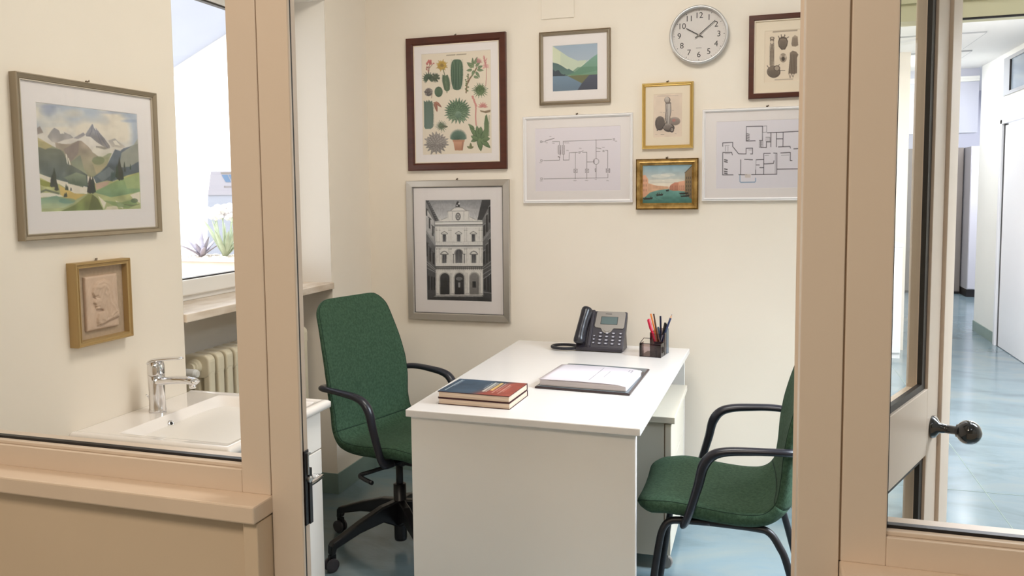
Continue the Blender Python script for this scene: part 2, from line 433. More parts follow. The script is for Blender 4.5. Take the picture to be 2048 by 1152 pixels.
# --- corridor door and transom
cdn = thing('door_3', None, None, (2.06, 7.9, 0)); cdn['kind'] = 'structure'
f3 = MB(); f3.box(-.025, .03, .70, .76, 0, 2.04); f3.box(-.025, .03, -.75, .76, 2.0, 2.04)
f3.build('door_frame', 'corr_door', cdn, bevel=0.003)
MB().box(-.004, .03, -.75, .66, 0.006, 1.985).build('door_panel', 'corr_door', cdn)
MB().box(-.006, .02, .662, .70, 0.0, 2.0).build('door_gap', 'gasket', cdn)
tw = thing('window_3', None, None, (2.06, 7.9, 2.25)); tw['kind'] = 'structure'
f4 = MB(); f4.box(-.012, .03, .56, .76, .0, .33); f4.box(-.012, .03, -.75, .56, 0, .03); f4.box(-.012, .03, -.75, .56, .3, .33)
f4.build('window_frame', 'grey_metal', tw)
MB().box(0, .02, -.75, .56, .03, .3).build('window_pane', 'transom_glass', tw)
MB().box(-.014, .0, .552, .562, .03, .3).build('window_gasket', 'gasket', tw)

# ================================================================== THE PARTITION (plane y = 1.31)
PY = 1.31
PD = 0.065
def partition_side(name, x0, x1, edge_at_right):
    """glazed screen: stiles, bottom rail, gasket, pane.  x0..x1 outer."""
    t = thing(name, None, None, (x0, PY, 0.89)); t['kind'] = 'structure'
    W = x1 - x0
    s0 = 0.0; ed = 0.063
    if edge_at_right: gx0, gx1 = 0.0, W - ed
    else: gx0, gx1 = ed, W
    st = MB()
    if edge_at_right: st.box(gx1, W - 0.0012, 0, PD, 0, 1.99)
    else: st.box(0.0012, gx0, 0, PD, 0, 1.99)
    st.build('stile', 'frame_paint', t, bevel=0.002)
    ra = MB(); ra.box(gx0, gx1, 0.0, PD, 0, 0.044); ra.box(gx0, gx1, 0.0, PD, 1.9, 1.99)
    ra.box(gx0, gx1, 0.008, 0.022, 0.044, 0.051)        # front bead
    ra.box(gx0, gx1, 0.034, PD, 0.044, 0.0525)           # rear bead
    ra.build('rail', 'frame_paint', t, bevel=0.0015)
    g = MB(); g.box(gx0, gx1, 0.022, 0.034, 0.044, 0.0555)
    g.box(gx0, gx0 + .004, 0.024, 0.032, 0.055, 1.9); g.box(gx1 - .004, gx1, 0.024, 0.032, 0.055, 1.9)
    g.build('gasket', 'gasket', t)
    link('pane', mesh([(gx0, 0.028, 0.05), (gx1, 0.028, 0.05), (gx1, 0.028, 1.9), (gx0, 0.028, 1.9)], [(0, 1, 2, 3)]), 'glass', t)
    return t
partition_side('window_4', XL, -0.854, True)
partition_side('window_5', 0.118, 2.06, False)
# door frame jambs and head
dj = thing('door_1', None, None, (-0.854, PY, 0)); dj['kind'] = 'structure'
j = MB(); j.prism([(0.0012, 0), (0.0625, 0), (0.064, 0.0015), (0.064, 0.0065), (0.055, 0.0065), (0.055, 0.0115), (0.064, 0.0115), (0.064, 0.0215), (0.040, 0.0235), (0.040, PD), (0.0012, PD)], 0, 2.1, 'z')
j.build('jamb', 'frame_paint', dj)
MB().box(0.055, 0.0635, 0.0065, 0.0115, 0, 2.1).build('jamb_gasket', 'gasket', dj)
j = MB(); j.box(0.912, 0.9708, 0, PD, 0, 2.1)
j.build('jamb', 'frame_paint', dj, bevel=0.0015)
MB().box(0.0, 0.972, 0, PD, 2.1, 2.2).build('door_head', 'frame_paint', dj, bevel=0.002)
gl_ = MB(); gl_.box(-0.0012, 0.0012, 0.002, PD, 0.891, 2.1); gl_.box(0.9708, 0.9732, 0.002, PD, 0.891, 2.1)
gl_.build('joint', 'groove', dj)
struct('wall_partition_upper', [(XL, -0.854, PY, PY + PD, 2.88, CH), (0.118, 2.06, PY, PY + PD, 2.88, CH), (-0.854, 0.118, PY, PY + PD, 2.2, CH)], 'wall')
# low walls, pilasters, ledges
struct('wall_partition_left', [(XL, -0.886, PY - 0.030, PY + PD, 0, 0.857)], 'low_wall')
struct('trim_5', [(-0.885, -0.855, PY - 0.048, PY + PD, 0, 0.8545)], 'low_wall', bevel=0.002)
struct('trim_6', [(XL, -0.853, PY - 0.06, PY + PD, 0.857, 0.8905)], 'ledge', bevel=0.0035)
struct('wall_partition_right', [(0.152, 2.06, PY - 0.030, PY + PD, 0, 0.857)], 'low_wall')
struct('trim_7', [(0.12, 0.15, PY - 0.048, PY + PD, 0, 0.8545)], 'low_wall', bevel=0.002)
struct('trim_8', [(0.118, 2.06, PY - 0.06, PY + PD, 0.857, 0.8905)], 'ledge', bevel=0.0035)
# strike plate on the left jamb
sp = thing('strike_plate', 'black metal strike plate with a chrome keeper on the left door jamb', 'lock plate', (-0.7905, PY + 0.008, 0.935))
MB().box(0, 0.003, 0.000, 0.016, -0.098, 0.042).build('plate', 'strike', sp, bevel=0.001)
MB().box(0, 0.005, 0.012, 0.022, -0.098, 0.006).build('lip', 'strike', sp)
k_ = MB(); k_.box(0.003, 0.006, 0.008, 0.011, -0.004, 0.036); k_.box(0.003, 0.006, 0.011, 0.018, 0.033, 0.036); k_.build('keeper', 'zinc', sp)
MB().lathe([(0.006, 0.003), (0.006, 0.0065), (0.003, 0.0075)], 14, (0, 0.014, -0.014), 'x').build('screw', 'zinc', sp)

# --- the open door leaf
ang = math.radians(67.5)
lf = thing('door_4', None, None, (0.088, 1.385, 0.0), ang); lf['kind'] = 'structure'
LW = 0.885
# local: x along the leaf away from the hinge, +y = away from the visible side, visible side at y = 0 (faces -y)
lb = MB()
lb.box(0.70, 0.80, 0, 0.045, 0.05, 2.06); lb.box(0.02, 0.10, 0, 0.045, 0.05, 2.06)
lb.box(0.10, 0.70, 0, 0.045, 0.85, 1.0); lb.box(0.10, 0.70, 0, 0.045, 0.05, 0.17); lb.box(0.10, 0.70, 0, 0.045, 1.98, 2.06)
lb.build('leaf_frame', 'frame_paint', lf, bevel=0.0015)
MB().box(0.80, LW, -0.008, 0.02, 0.04, 2.07).build('leaf_flange', 'frame_paint', lf, bevel=0.002)
bd = MB()
for (z0, z1) in ((1.0, 1.98), (0.17, 0.85)):
    bd.box(0.672, 0.70, 0.006, 0.016, z0, z1); bd.box(0.10, 0.112, .006, .016, z0, z1)
    bd.box(0.112, 0.672, 0.006, 0.016, z0, z0 + 0.014); bd.box(0.112, 0.672, .006, .016, z1 - .012, z1)
bd.build('gasket', 'gasket', lf)
for (z0, z1) in ((1.0, 1.98), (0.17, 0.85)):
    link('pane', mesh([(0.11, 0.02, z0), (0.68, 0.02, z0), (0.68, 0.02, z1), (0.11, 0.02, z1)], [(0, 1, 2, 3)]), 'leaf_glass', lf)
kb = thing('door_knob', 'glossy black ball door knob on the open glazed door leaf', 'door knob', (0, 0, 0))
kb.parent = lf
for kk in ('category',):
    if kk in kb: del kb[kk]
kb.location = (0.745, 0.0, 0.905)
MB().lathe([(0.026, 0.0), (0.026, -0.004), (0.022, -0.010), (0.012, -0.016), (0.0095, -0.03), (0.0095, -0.048), (0.0145, -0.053)], 32, (0, 0, 0), 'y').build('knob_rose', 'knob', kb, smooth=True)
pr = [(0.0145, -0.050)] + [(0.027 * math.sin(a), -0.074 + 0.027 * math.cos(a) * 0.95) for a in np.linspace(0.55, PI - 0.25, 16)] + [(0.004, -0.1)]
MB().lathe(pr, 36, (0, 0, 0), 'y').build('knob_ball', 'knob', kb, smooth=True)

# ================================================================== WALL ART
class Art:
    def __init__(s, nx, ny, quad, base):
        s.nx, s.ny = nx, ny; s.W, s.Hh = nx * 2, ny * 2
        s.img = np.zeros((s.Hh, s.W, 3)); s.img[:] = np.array(base) / 255.
        dst = [(0, 0), (s.W, 0), (s.W, s.Hh), (0, s.Hh)]
        A = []; b = []
        for (x, y), (u, v) in zip(quad, dst):
            A.append([x, y, 1, 0, 0, 0, -u * x, -u * y]); b.append(u)
            A.append([0, 0, 0, x, y, 1, -v * x, -v * y]); b.append(v)
        h = np.linalg.solve(np.array(A, float), np.array(b, float)); s.h = np.append(h, 1).reshape(3, 3)
        s.sc = s.W / math.hypot(quad[1][0] - quad[0][0], quad[1][1] - quad[0][1])
        s.yy, s.xx = np.mgrid[0:s.Hh, 0:s.W] + 0.5
    def P(s, pts):
        p = np.array([[x, y, 1.] for x, y in pts]); q = p @ s.h.T
        return q[:, :2] / q[:, 2:3]
    def put(s, mask, c, a, sl):
        c = np.array(c) / 255.
        s.img[sl] = s.img[sl] * (1 - mask[..., None] * a) + c * (mask[..., None] * a)
    def poly(s, pts, c, a=1.0, c2=None, noise=None):
        q = s.P(pts)
        x0, x1 = int(max(0, q[:, 0].min() - 1)), int(min(s.W, q[:, 0].max() + 2)); y0, y1 = int(max(0, q[:, 1].min() - 1)), int(min(s.Hh, q[:, 1].max() + 2))
        if x1 <= x0 or y1 <= y0: return
        sl = (slice(y0, y1), slice(x0, x1)); X, Y = s.xx[sl], s.yy[sl]
        ins = np.zeros(X.shape, bool); n = len(q)
        for i in range(n):
            ax, ay = q[i]; bx, by = q[(i + 1) % n]
            if ay == by: continue
            ins ^= ((ay > Y) != (by > Y)) & (X < (bx - ax) * (Y - ay) / (by - ay) + ax)
        mk = ins.astype(float)
        if c2 is not None:
            t = np.clip((Y - q[:, 1].min()) / max(1, q[:, 1].max() - q[:, 1].min()), 0, 1)
            cc = (np.array(c)[None, None] * (1 - t[..., None]) + np.array(c2)[None, None] * t[..., None]) / 255.
            if noise: cc = cc * (1 + noise * s.noise(14)[sl][..., None])
            s.img[sl] = s.img[sl] * (1 - mk[..., None] * a) + cc * (mk[..., None] * a)
        elif noise:
            cc = np.array(c)[None, None] / 255. * (1 + noise * s.noise(14)[sl][..., None])
            s.img[sl] = s.img[sl] * (1 - mk[..., None] * a) + cc * (mk[..., None] * a)
        else: s.put(mk, c, a, sl)
    def line(s, pts, wd, c, a=1.0, taper=False):
        q = s.P(pts); wd = wd * s.sc / 2
        for i in range(len(q) - 1):
            (ax, ay), (bx, by) = q[i], q[i + 1]
            x0, x1 = int(max(0, min(ax, bx) - wd - 2)), int(min(s.W, max(ax, bx) + wd + 2)); y0, y1 = int(max(0, min(ay, by) - wd - 2)), int(min(s.Hh, max(ay, by) + wd + 2))
            if x1 <= x0 or y1 <= y0: continue
            sl = (slice(y0, y1), slice(x0, x1)); X, Y = s.xx[sl], s.yy[sl]
            L = (bx - ax) ** 2 + (by - ay) ** 2 + 1e-9
            t = np.clip(((X - ax) * (bx - ax) + (Y - ay) * (by - ay)) / L, 0, 1)
            d = np.hypot(X - ax - t * (bx - ax), Y - ay - t * (by - ay))
            w_ = wd * (1 - 0.85 * t) if taper else wd
            s.put(np.clip(w_ + 0.5 - d, 0, 1), c, a, sl)
    def ell(s, cx, cy, rx, ry, c, a=1.0, c2=None, rot=0, n=28, noise=None):
        pts = []
        for k in range(n):
            t = 2 * PI * k / n; x, y = rx * math.cos(t), ry * math.sin(t)
            pts.append((cx + x * math.cos(rot) - y * math.sin(rot), cy + x * math.sin(rot) + y * math.cos(rot)))
        s.poly(pts, c, a, c2, noise)
    def noise(s, cells):
        key = cells
        if not hasattr(s, 'nz'): s.nz = {}
        if key not in s.nz:
            g = rng.rand(cells + 2, cells + 2) * 2 - 1
            fx = s.xx / s.W * cells; fy = s.yy / s.Hh * cells
            ix, iy = fx.astype(int), fy.astype(int); tx, ty = fx - ix, fy - iy
            tx, ty = tx * tx * (3 - 2 * tx), ty * ty * (3 - 2 * ty)
            s.nz[key] = (g[iy, ix] * (1 - tx) + g[iy, ix + 1] * tx) * (1 - ty) + (g[iy + 1, ix] * (1 - tx) + g[iy + 1, ix + 1] * tx) * ty
        return s.nz[key]
    def leaf(s, bx, by, ang, L, w_, c, c2=None, a=1.0, edge=None):
        ca, sa_ = math.cos(ang), math.sin(ang)
        pr = [(0, .55), (.3, 1), (.65, .75), (.88, .35), (1, 0)]
        up = [(bx + ca * t * L - sa_ * k * w_ / 2, by + sa_ * t * L + ca * k * w_ / 2) for t, k in pr]
        dn = [(bx + ca * t * L + sa_ * k * w_ / 2, by + sa_ * t * L - ca * k * w_ / 2) for t, k in pr[::-1]]
        if edge: s.poly([(x, y) for x, y in up + dn], edge, a); 
        f = 0.8 if edge else 1
        up = [(bx + ca * t * L * .96 - sa_ * k * w_ * f / 2, by + sa_ * t * L * .96 + ca * k * w_ * f / 2) for t, k in pr]
        dn = [(bx + ca * t * L * .96 + sa_ * k * w_ * f / 2, by + sa_ * t * L * .96 - ca * k * w_ * f / 2) for t, k in pr[::-1]]
        s.poly(up + dn, c, a, c2)
    def mesh(s, w_, h_, gain=1.32):
        im = s.img.reshape(s.ny, 2, s.nx, 2, 3).mean(axis=(1, 3)).clip(0, 1)
        li = np.where(im <= 0.04045, im / 12.92, ((im + 0.055) / 1.055) ** 2.4)
        li = li * gain
        li = li * np.minimum(1, .90 / np.maximum(li.max(axis=-1, keepdims=True), 1e-6))
        nx, ny = s.nx, s.ny
        X = np.linspace(-w_ / 2, w_ / 2, nx); Z = np.linspace(h_, 0, ny)
        gx, gz = np.meshgrid(X, Z)
        co = np.stack([gx, np.zeros_like(gx), gz], -1).reshape(-1).astype(np.float32)
        me = bpy.data.meshes.new('print')
        me.vertices.add(nx * ny); me.vertices.foreach_set('co', co)
        idx = np.arange(nx * ny).reshape(ny, nx)
        q = np.stack([idx[:-1, :-1], idx[1:, :-1], idx[1:, 1:], idx[:-1, 1:]], -1).reshape(-1, 4)
        nf = len(q)
        me.loops.add(nf * 4); me.loops.foreach_set('vertex_index', q.reshape(-1).astype(np.int32))
        me.polygons.add(nf); me.polygons.foreach_set('loop_start', (np.arange(nf) * 4).astype(np.int32))
        at = me.color_attributes.new('ink', 'FLOAT_COLOR', 'POINT')
        at.data.foreach_set('color', np.concatenate([li.reshape(-1, 3), np.ones((nx * ny, 1))], 1).reshape(-1).astype(np.float32))
        me.update(calc_edges=True); me.validate()
        return me

def ring(mb, w_, h_, prof):
    """mitred moulding; prof = [(inset, y)], rectangle x -w/2..w/2, z 0..h"""
    n = len(prof); v = []
    for (i, y) in prof:
        v += [(-w_ / 2 + i, y, i), (w_ / 2 - i, y, i), (w_ / 2 - i, y, h_ - i), (-w_ / 2 + i, y, h_ - i)]
    f = []
    for a in range(n):
        b = (a + 1) % n
        for k in range(4):
            f.append((a * 4 + k, a * 4 + (k + 1) % 4, b * 4 + (k + 1) % 4, b * 4 + k))
    mb.add(v, f); return mb

def picture(label, pos, rz, w_, h_, prof, fmat, mount, pr_rect, art=None, hook=True, glass=True, depth=0.02, lip=None, lipmat=None, cat='picture', name='framed_picture', mount_y=None):
    """pos = bottom centre at the wall; local -y is out of the wall. pr_rect = (x0,x1,z0,z1) of the print"""
    t = thing(name, label, cat, pos, rz)
    mb = MB(); ring(mb, w_, h_, [(0, 0), (0.0, -depth * .9)] + prof + [(prof[-1][0], 0)])
    mb.build('frame', fmat, t)
    if lip:
        l2 = MB(); ring(l2, w_, h_, lip); l2.build('inner_lip', lipmat, t)
    ins = prof[-1][0] - 0.001
    my = mount_y if mount_y is not None else -depth * .45
    x0, x1, z0, z1 = pr_rect
    # mount board with a window cut in it (bevelled aperture)
    mo = MB(); o4 = [(-w_ / 2 + ins, my, ins), (w_ / 2 - ins, my, ins), (w_ / 2 - ins, my, h_ - ins), (-w_ / 2 + ins, my, h_ - ins)]
    e = 0.0012
    i4 = [(x0, my, z0), (x1, my, z0), (x1, my, z1), (x0, my, z1)]; i5 = [(x0 + e, my + .0015, z0 + e), (x1 - e, my + .0015, z0 + e), (x1 - e, my + .0015, z1 - e), (x0 + e, my + .0015, z1 - e)]
    mo.add(o4 + i4 + i5, [(k, (k + 1) % 4, 4 + (k + 1) % 4, 4 + k) for k in range(4)] + [(4 + k, 4 + (k + 1) % 4, 8 + (k + 1) % 4, 8 + k) for k in range(4)])
    mo.build('mount', mount, t)
    if art is not None:
        me = art.mesh(x1 - x0, z1 - z0, getattr(art, 'gain', 1.3))
        link('print', me, 'print', t, loc=((x0 + x1) / 2, my + .0014, z0))
    if glass:
        gy = my - 0.0025
        link('pane', mesh([(-w_ / 2 + ins, gy, ins), (w_ / 2 - ins, gy, ins), (w_ / 2 - ins, gy, h_ - ins), (-w_ / 2 + ins, gy, h_ - ins)], [(0, 1, 2, 3)]), 'pic_glass', t)
    if hook:
        hk = MB(); hk.tube([(0, -.002, h_ - 0.002), (0, -.004, h_ + 0.006), (.002, -.007, h_ + .009), (.004, -.005, h_ + .006)], 0.0018, 8)
        hk.lathe([(0.0035, 0), (0.0035, -0.003), (0.002, -0.005)], 10, (-0.004, 0, h_ + .005), 'y')
        hk.build('hook', 'hook', t)
    return t
K = 1.005
def bz(z): return H + (z - H) * K
def back(x0, x1, z0, z1):
    return ((x0 + x1) / 2 * K, YB, bz(z0)), (x1 - x0) * K, (z1 - z0) * K
def rel(R, P_):
    """print rect relative to frame rect, both in measured coords"""
    x0, x1, z0, z1 = R; a, b, c, d = P_; m_ = (x0 + x1) / 2
    return ((a - m_) * K, (b - m_) * K, (c - z0) * K, (d - z0) * K)

# ---------- 1. cactus chart
A = Art(190, 262, [(155, 222), (690, 188), (697, 985), (170, 997)], (230, 217, 196))
A.img *= (1 + 0.03 * A.noise(5))[..., None]
for q in ([(157, 224), (689, 190), (696, 984), (171, 995), (157, 224)],): A.line(q, 2.5, (150, 134, 106), .8)
for k in range(22):
    if k in (10,): continue
    x = 350 + k * 7; A.line([(x, 236 - k * .45), (x + 4, 230 - k * .45)], 4, (110, 94, 70), .8)
G1, G2, G3 = (62, 88, 60), (104, 132, 96), (42, 62, 46)
# red flowering stem + dark frond
for p in ([(215, 375), (218, 320), (222, 290)], [(218, 345), (200, 318)], [(220, 330), (244, 300)]): A.line(p, 4, (120, 86, 70))
for i in range(26):
    a = rng.rand() * 2 * PI; r_ = rng.rand() * 26; A.ell(225 + math.cos(a) * r_ * 1.2, 290 + math.sin(a) * r_ * .8, 7, 6, (176 + rng.randint(30), 96, 92), .9)
for i in range(8): A.ell(196 + rng.rand() * 20, 318 + rng.rand() * 36, 5, 6, (160, 90, 80), .8)
for i in range(26):
    a = -PI * .5 + (i - 13) * .2; A.leaf(212, 408, a, 46 + 8 * math.sin(i * 3), 9, (60, 84, 62), (92, 116, 88), 1, (36, 52, 40))
for i in range(34):
    a = rng.rand() * 2 * PI; A.leaf(262, 404, a, 40, 8, (70, 84, 66), (98, 108, 84), 1, (42, 50, 40))
# yellow flower with shoot
for i in range(22):
    a = i * 2 * PI / 22 + .1; A.leaf(315, 310, a, 44 + 8 * math.sin(i * 2.3), 13, (216, 178, 70), (184, 142, 48), 1, (140, 108, 44))
A.ell(316, 310, 14, 12, (150, 116, 50)); A.line([(325, 340), (338, 390), (350, 440), (354, 520)], 6, (92, 104, 66))
for i in range(22):
    y = 395 + i * 5.4; L = 26 + 12 * math.sin(i / 22 * PI)
    A.leaf(340 + i * .7, y, PI * 1.18, L, 7, G1, G2, 1, G3); A.leaf(340 + i * .7, y, -PI * .18, L, 7, G1, G2, 1, G3)
# big column cactus
def column(cx, y0, y1, rw, cols, ribs=7):
    pts = [(cx + rw * math.copysign(abs(math.cos(t)) ** .6, math.cos(t)) * (1 - .12 * math.sin(t)), (y0 + y1) / 2 + (y1 - y0) / 2 * math.copysign(abs(math.sin(t)) ** .8, math.sin(t))) for t in np.linspace(0, 2 * PI, 60)]
    A.poly([(x + (2 if x > cx else -2), y) for x, y in pts], (40, 66, 50)); A.poly(pts, cols[0], 1, cols[1])
    for k in range(ribs):
        u = -0.86 + 1.72 * k / (ribs - 1)
        ln = [(cx + rw * u * (1 - .25 * (abs(t) ** 3)), (y0 + y1) / 2 + (y1 - y0) * .47 * t) for t in np.linspace(-1, 1, 12)]
        A.line(ln, 5 if abs(u) < .5 else 3, (38, 66, 50), .75)
        A.line([(x + rw * .11, y) for x, y in ln], 2.5, (150, 176, 146), .6)
    for t in np.linspace(-.95, .95, 26):
        for sg in (-1, 1):
            x = cx + sg * rw * (1 - .16 * abs(t) ** 3); y = (y0 + y1) / 2 + (y1 - y0) / 2 * t
            A.line([(x, y), (x + sg * 7, y - 4)], 1.4, (96, 104, 76), .9)
column(430, 264, 500, 44, ((78, 112, 84), (56, 92, 70)))
# branching succulent top right
A.line([(500, 520), (506, 460), (530, 410), (560, 370), (580, 330)], 10, (122, 96, 66)); A.line([(512, 440), (518, 380)], 6, (122, 96, 66))
for i in range(10): A.ell(496 + rng.rand() * 22, 380 + i * 14, 7, 6, (96, 116, 66), 1)
for (x, y, a, L) in ((552, 330, -1.6, 80), (545, 330, -2.3, 58), (545, 345, 3.0, 44), (575, 320, -.9, 60), (585, 345, .1, 50), (560, 350, 1.9, 48), (575, 360, 1.0, 55), (590, 330, -.4, 40), (550, 310, -2.7, 50), (560, 395, .4, 40), (565, 300, -1.2, 60)):
    A.leaf(x, y, a, L, 22, (98, 128, 88), (128, 148, 104), 1, (60, 80, 54))
for i in range(7): A.leaf(585, 290, -1.6 + i * .25, 44, 9, (190, 130, 124), (170, 110, 110), .9)
# pink plume
A.line([(650, 470), (655, 400), (656, 320), (634, 244)], 4, (180, 100, 96))
for i in range(20): A.leaf(652 - i * .5, 330 - i * 3.6, -PI / 2 + (rng.rand() - .5) * 1.4, 36, 5, (206, 132, 128), (190, 112, 112), .85)
for i in range(10): A.leaf(650, 300 + i * 3, PI * (0.8 + .1 * rng.rand()) if i % 2 else .35, 32, 5, (206, 142, 138), None, .8)
# agave small right
def rosette(cx, cy, R, n, w_, c, c2, edge, up=0.55, lay=3):
    for l in range(lay):
        rr = R * (1 - l * .27)
        for i in range(n):
            a = 2 * PI * (i + .5 * l) / n
            A.leaf(cx, cy, math.atan2(math.sin(a) * up - .25 + .12 * l, math.cos(a)), rr * (0.8 + .25 * rng.rand()), w_, c, c2, 1, edge)
rosette(607, 505, 66, 22, 9, (72, 104, 60), (120, 146, 92), (44, 70, 44), .9)
# small globes
for i in range(60):
    a = rng.rand() * 2 * PI; A.leaf(213, 515, a, 38, 4, (96, 88, 88), None, .8)
A.ell(213, 515, 28, 30, (112, 102, 98), 1, (78, 72, 72)); 
for i in range(20): A.ell(192 + rng.rand() * 44, 494 + rng.rand() * 44, 3, 3, (150, 140, 130), .9)
A.line([(240, 530), (236, 560)], 4, (120, 80, 60))
A.ell(290, 513, 31, 40, (58, 84, 60)); A.ell(290, 513, 28, 37, (98, 124, 92), 1, (74, 104, 80))
for u in (-.7, -.35, 0, .35, .7): A.line([(290 + 28 * u * math.cos(t), 513 + 36 * math.sin(t)) for t in np.linspace(-1.4, 1.4, 9)], 2.4, (52, 78, 56), .9)
# block cactus left
A.poly([(177, 580), (192, 590), (200, 575), (208, 590), (216, 572), (226, 588), (240, 580), (246, 610), (250, 700), (246, 785), (230, 797), (190, 797), (180, 780)], (86, 112, 98), 1, (96, 122, 112))
for i in range(17): A.line([(246, 600 + i * 11), (254, 596 + i * 11)], 4, (70, 92, 78))
# red pods
A.leaf(262, 590, 1.35, 80, 26, (176, 112, 88), (150, 88, 72), 1, (120, 70, 56)); A.leaf(268, 590, .75, 62, 22, (186, 122, 94), (150, 92, 76), 1, (120, 70, 56))
# big agave
for l, (R, n) in enumerate(((112, 26), (92, 20), (70, 16), (48, 12))):
    for i in range(n):
        a = 2 * PI * (i + .37 * l) / n; ay = math.sin(a) * .85 - .12
        A.leaf(436, 665 + l * 3, math.atan2(ay, math.cos(a)), R * (.85 + .15 * rng.rand()), 24 - l, (84, 120, 86), (128, 156, 122), 1, (44, 72, 52))
A.ell(440, 690, 24, 28, (122, 152, 128), 1, (84, 116, 92)); A.ell(448, 696, 12, 16, (96, 128, 104))
# tufts
rosette(310, 778, 52, 20, 5, (84, 104, 80), (120, 136, 100), (50, 66, 50), .8, 2)
A.ell(336, 780, 24, 8, (92, 96, 72), 1)
# pink stalk + flower + grub
A.line([(576, 770), (572, 700), (575, 640), (566, 590), (545, 548)], 9, (196, 118, 112)); 
for i in range(14): A.ell(545 + i * 2.3 + rng.rand() * 6, 548 + i * 6, 8, 5, (206, 130, 122), .9)
for i in range(7): A.leaf(628, 630, -PI + i * PI / 6, 40, 12, (214, 146, 136), (196, 112, 108), 1, (170, 96, 90))
A.poly([(603, 655), (640, 662), (686, 652), (684, 670), (650, 678), (612, 668)], (134, 112, 84)); 
# agave grey bottom left
for l, (R, n) in enumerate(((96, 20), (78, 16), (56, 12), (34, 8))):
    for i in range(n):
        a = 2 * PI * (i + .4 * l) / n
        A.leaf(272, 905 + l * 2, math.atan2(math.sin(a) * .8 - .1, math.cos(a)), R * (.85 + .2 * rng.rand()), 28, (166, 158, 152), (134, 128, 124), 1, (100, 94, 92))
# potted aloe
for i in range(26):
    a = -PI * .94 + i * PI * .88 / 25; A.leaf(440, 884, a, 66 + 22 * math.sin((i + .5) / 26 * PI), 13, (100, 134, 116), (76, 108, 92), 1, (52, 82, 70))
A.poly([(402, 892), (483, 892), (474, 962), (414, 962)], (206, 146, 112), 1, (176, 116, 86)); A.poly([(396, 880), (489, 880), (487, 896), (399, 896)], (190, 128, 96)); A.poly([(470, 895), (483, 895), (474, 962), (462, 962)], (150, 96, 72), .6)
# prickly pear
for (x, y, a, L, w_) in ((612, 890, -1.15, 150, 34), (600, 880, -2.2, 130, 40), (600, 880, -1.75, 110, 42), (600, 870, 1.45, 100, 46), (615, 880, .75, 95, 42), (590, 870, 2.7, 60, 34), (625, 880, -.15, 58, 40), (560, 800, -2.4, 60, 26), (590, 880, -2.65, 62, 36), (605, 840, -1.45, 60, 40)):
    A.leaf(x, y, a, L, w_, (110, 138, 88), (84, 114, 72), 1, (60, 84, 52))
A.poly([(640, 860), (636, 760), (645, 700), (657, 685), (672, 750), (672, 850), (650, 880)], (84, 112, 70), 1, (104, 130, 86))
for i in range(16): A.line([(672, 700 + i * 10), (680, 696 + i * 10)], 3, (96, 110, 74))
A.leaf(535, 950, -1.6, 50, 22, (112, 118, 76), None, 1); A.leaf(530, 945, -2.6, 30, 18, (112, 118, 76)); A.leaf(535, 945, -.5, 26, 16, (112, 118, 76))
A.img = A.img * .74 + A.img.mean(axis=2, keepdims=True) * .20 + np.array([206, 190, 164]) / 255. * .06
R = (-1.693, -1.1745, 1.559, 2.2125); pos, w_, h_ = back(*R)
picture('dark wood framed botanical chart of many cacti and succulents', pos, 0, w_, h_, [(0.004, -.022), (.028, -.022), (.034, -.016), (.037, -.012)], 'mahogany', 'mount', rel(R, (-1.6155, -1.2525, 1.637, 2.134)), A, depth=.022,
        lip=[(.036, -.012), (.041, -.013), (.041, -.008), (.036, -.008)], lipmat='mount_warm')

# ---------- 2. black and white palazzo
A = Art(160, 236, [(183, 185), (670, 182), (677, 945), (196, 930)], (150, 150, 150))
A.poly([(183, 185), (670, 182), (640, 345), (250, 345)], (118, 118, 120), 1, (178, 178, 178))
for i in range(3): A.ell(330 + i * 90, 230 + i * 20, 90, 18, (160, 160, 160), .35)
# facade
A.poly([(256, 345), (608, 340), (612, 900), (262, 895)], (206, 204, 200), 1, (176, 174, 170), .06)
A.poly([(286, 345), (345, 318), (350, 270), (372, 268), (396, 245), (430, 238), (462, 245), (488, 266), (508, 268), (512, 312), (560, 340), (600, 345)], (205, 202, 198), 1, (188, 186, 182))
A.line([(372, 268), (396, 247), (430, 240), (462, 247), (488, 266)], 5, (120, 118, 116)); A.line([(345, 270), (512, 268)], 4, (130, 128, 126))
for x in (352, 384, 470, 506): A.line([(x, 270), (x, 335)], 3, (140, 138, 136))
A.line([(290, 340), (345, 318)], 3, (120, 118, 116)); A.line([(512, 312), (575, 340)], 3, (120, 118, 116))
A.ell(427, 310, 19, 29, (70, 70, 70)); A.ell(427, 310, 13, 22, (150, 148, 146)); A.line([(420, 300), (434, 318)], 4, (80, 80, 80)); A.line([(434, 300), (420, 318)], 4, (80, 80, 80))
A.poly([(408, 238), (412, 215), (420, 198), (430, 196), (438, 215), (441, 238)], (44, 44, 46)); A.ell(434, 215, 6, 7, (190, 190, 190)); A.ell(420, 228, 5, 6, (170, 170, 170))
for x in (296, 350, 508, 560): A.line([(x, 325), (x, 342)], 6, (186, 184, 180)); 
for y, c in ((350, 90), (362, 225), (374, 60), (384, 100)): A.line([(258, y), (608, y - 3)], 7 if c == 60 else 4, (c, c, c))
for i in range(35): A.line([(264 + i * 10, 379), (264 + i * 10, 385)], 3, (200, 198, 196), .7)
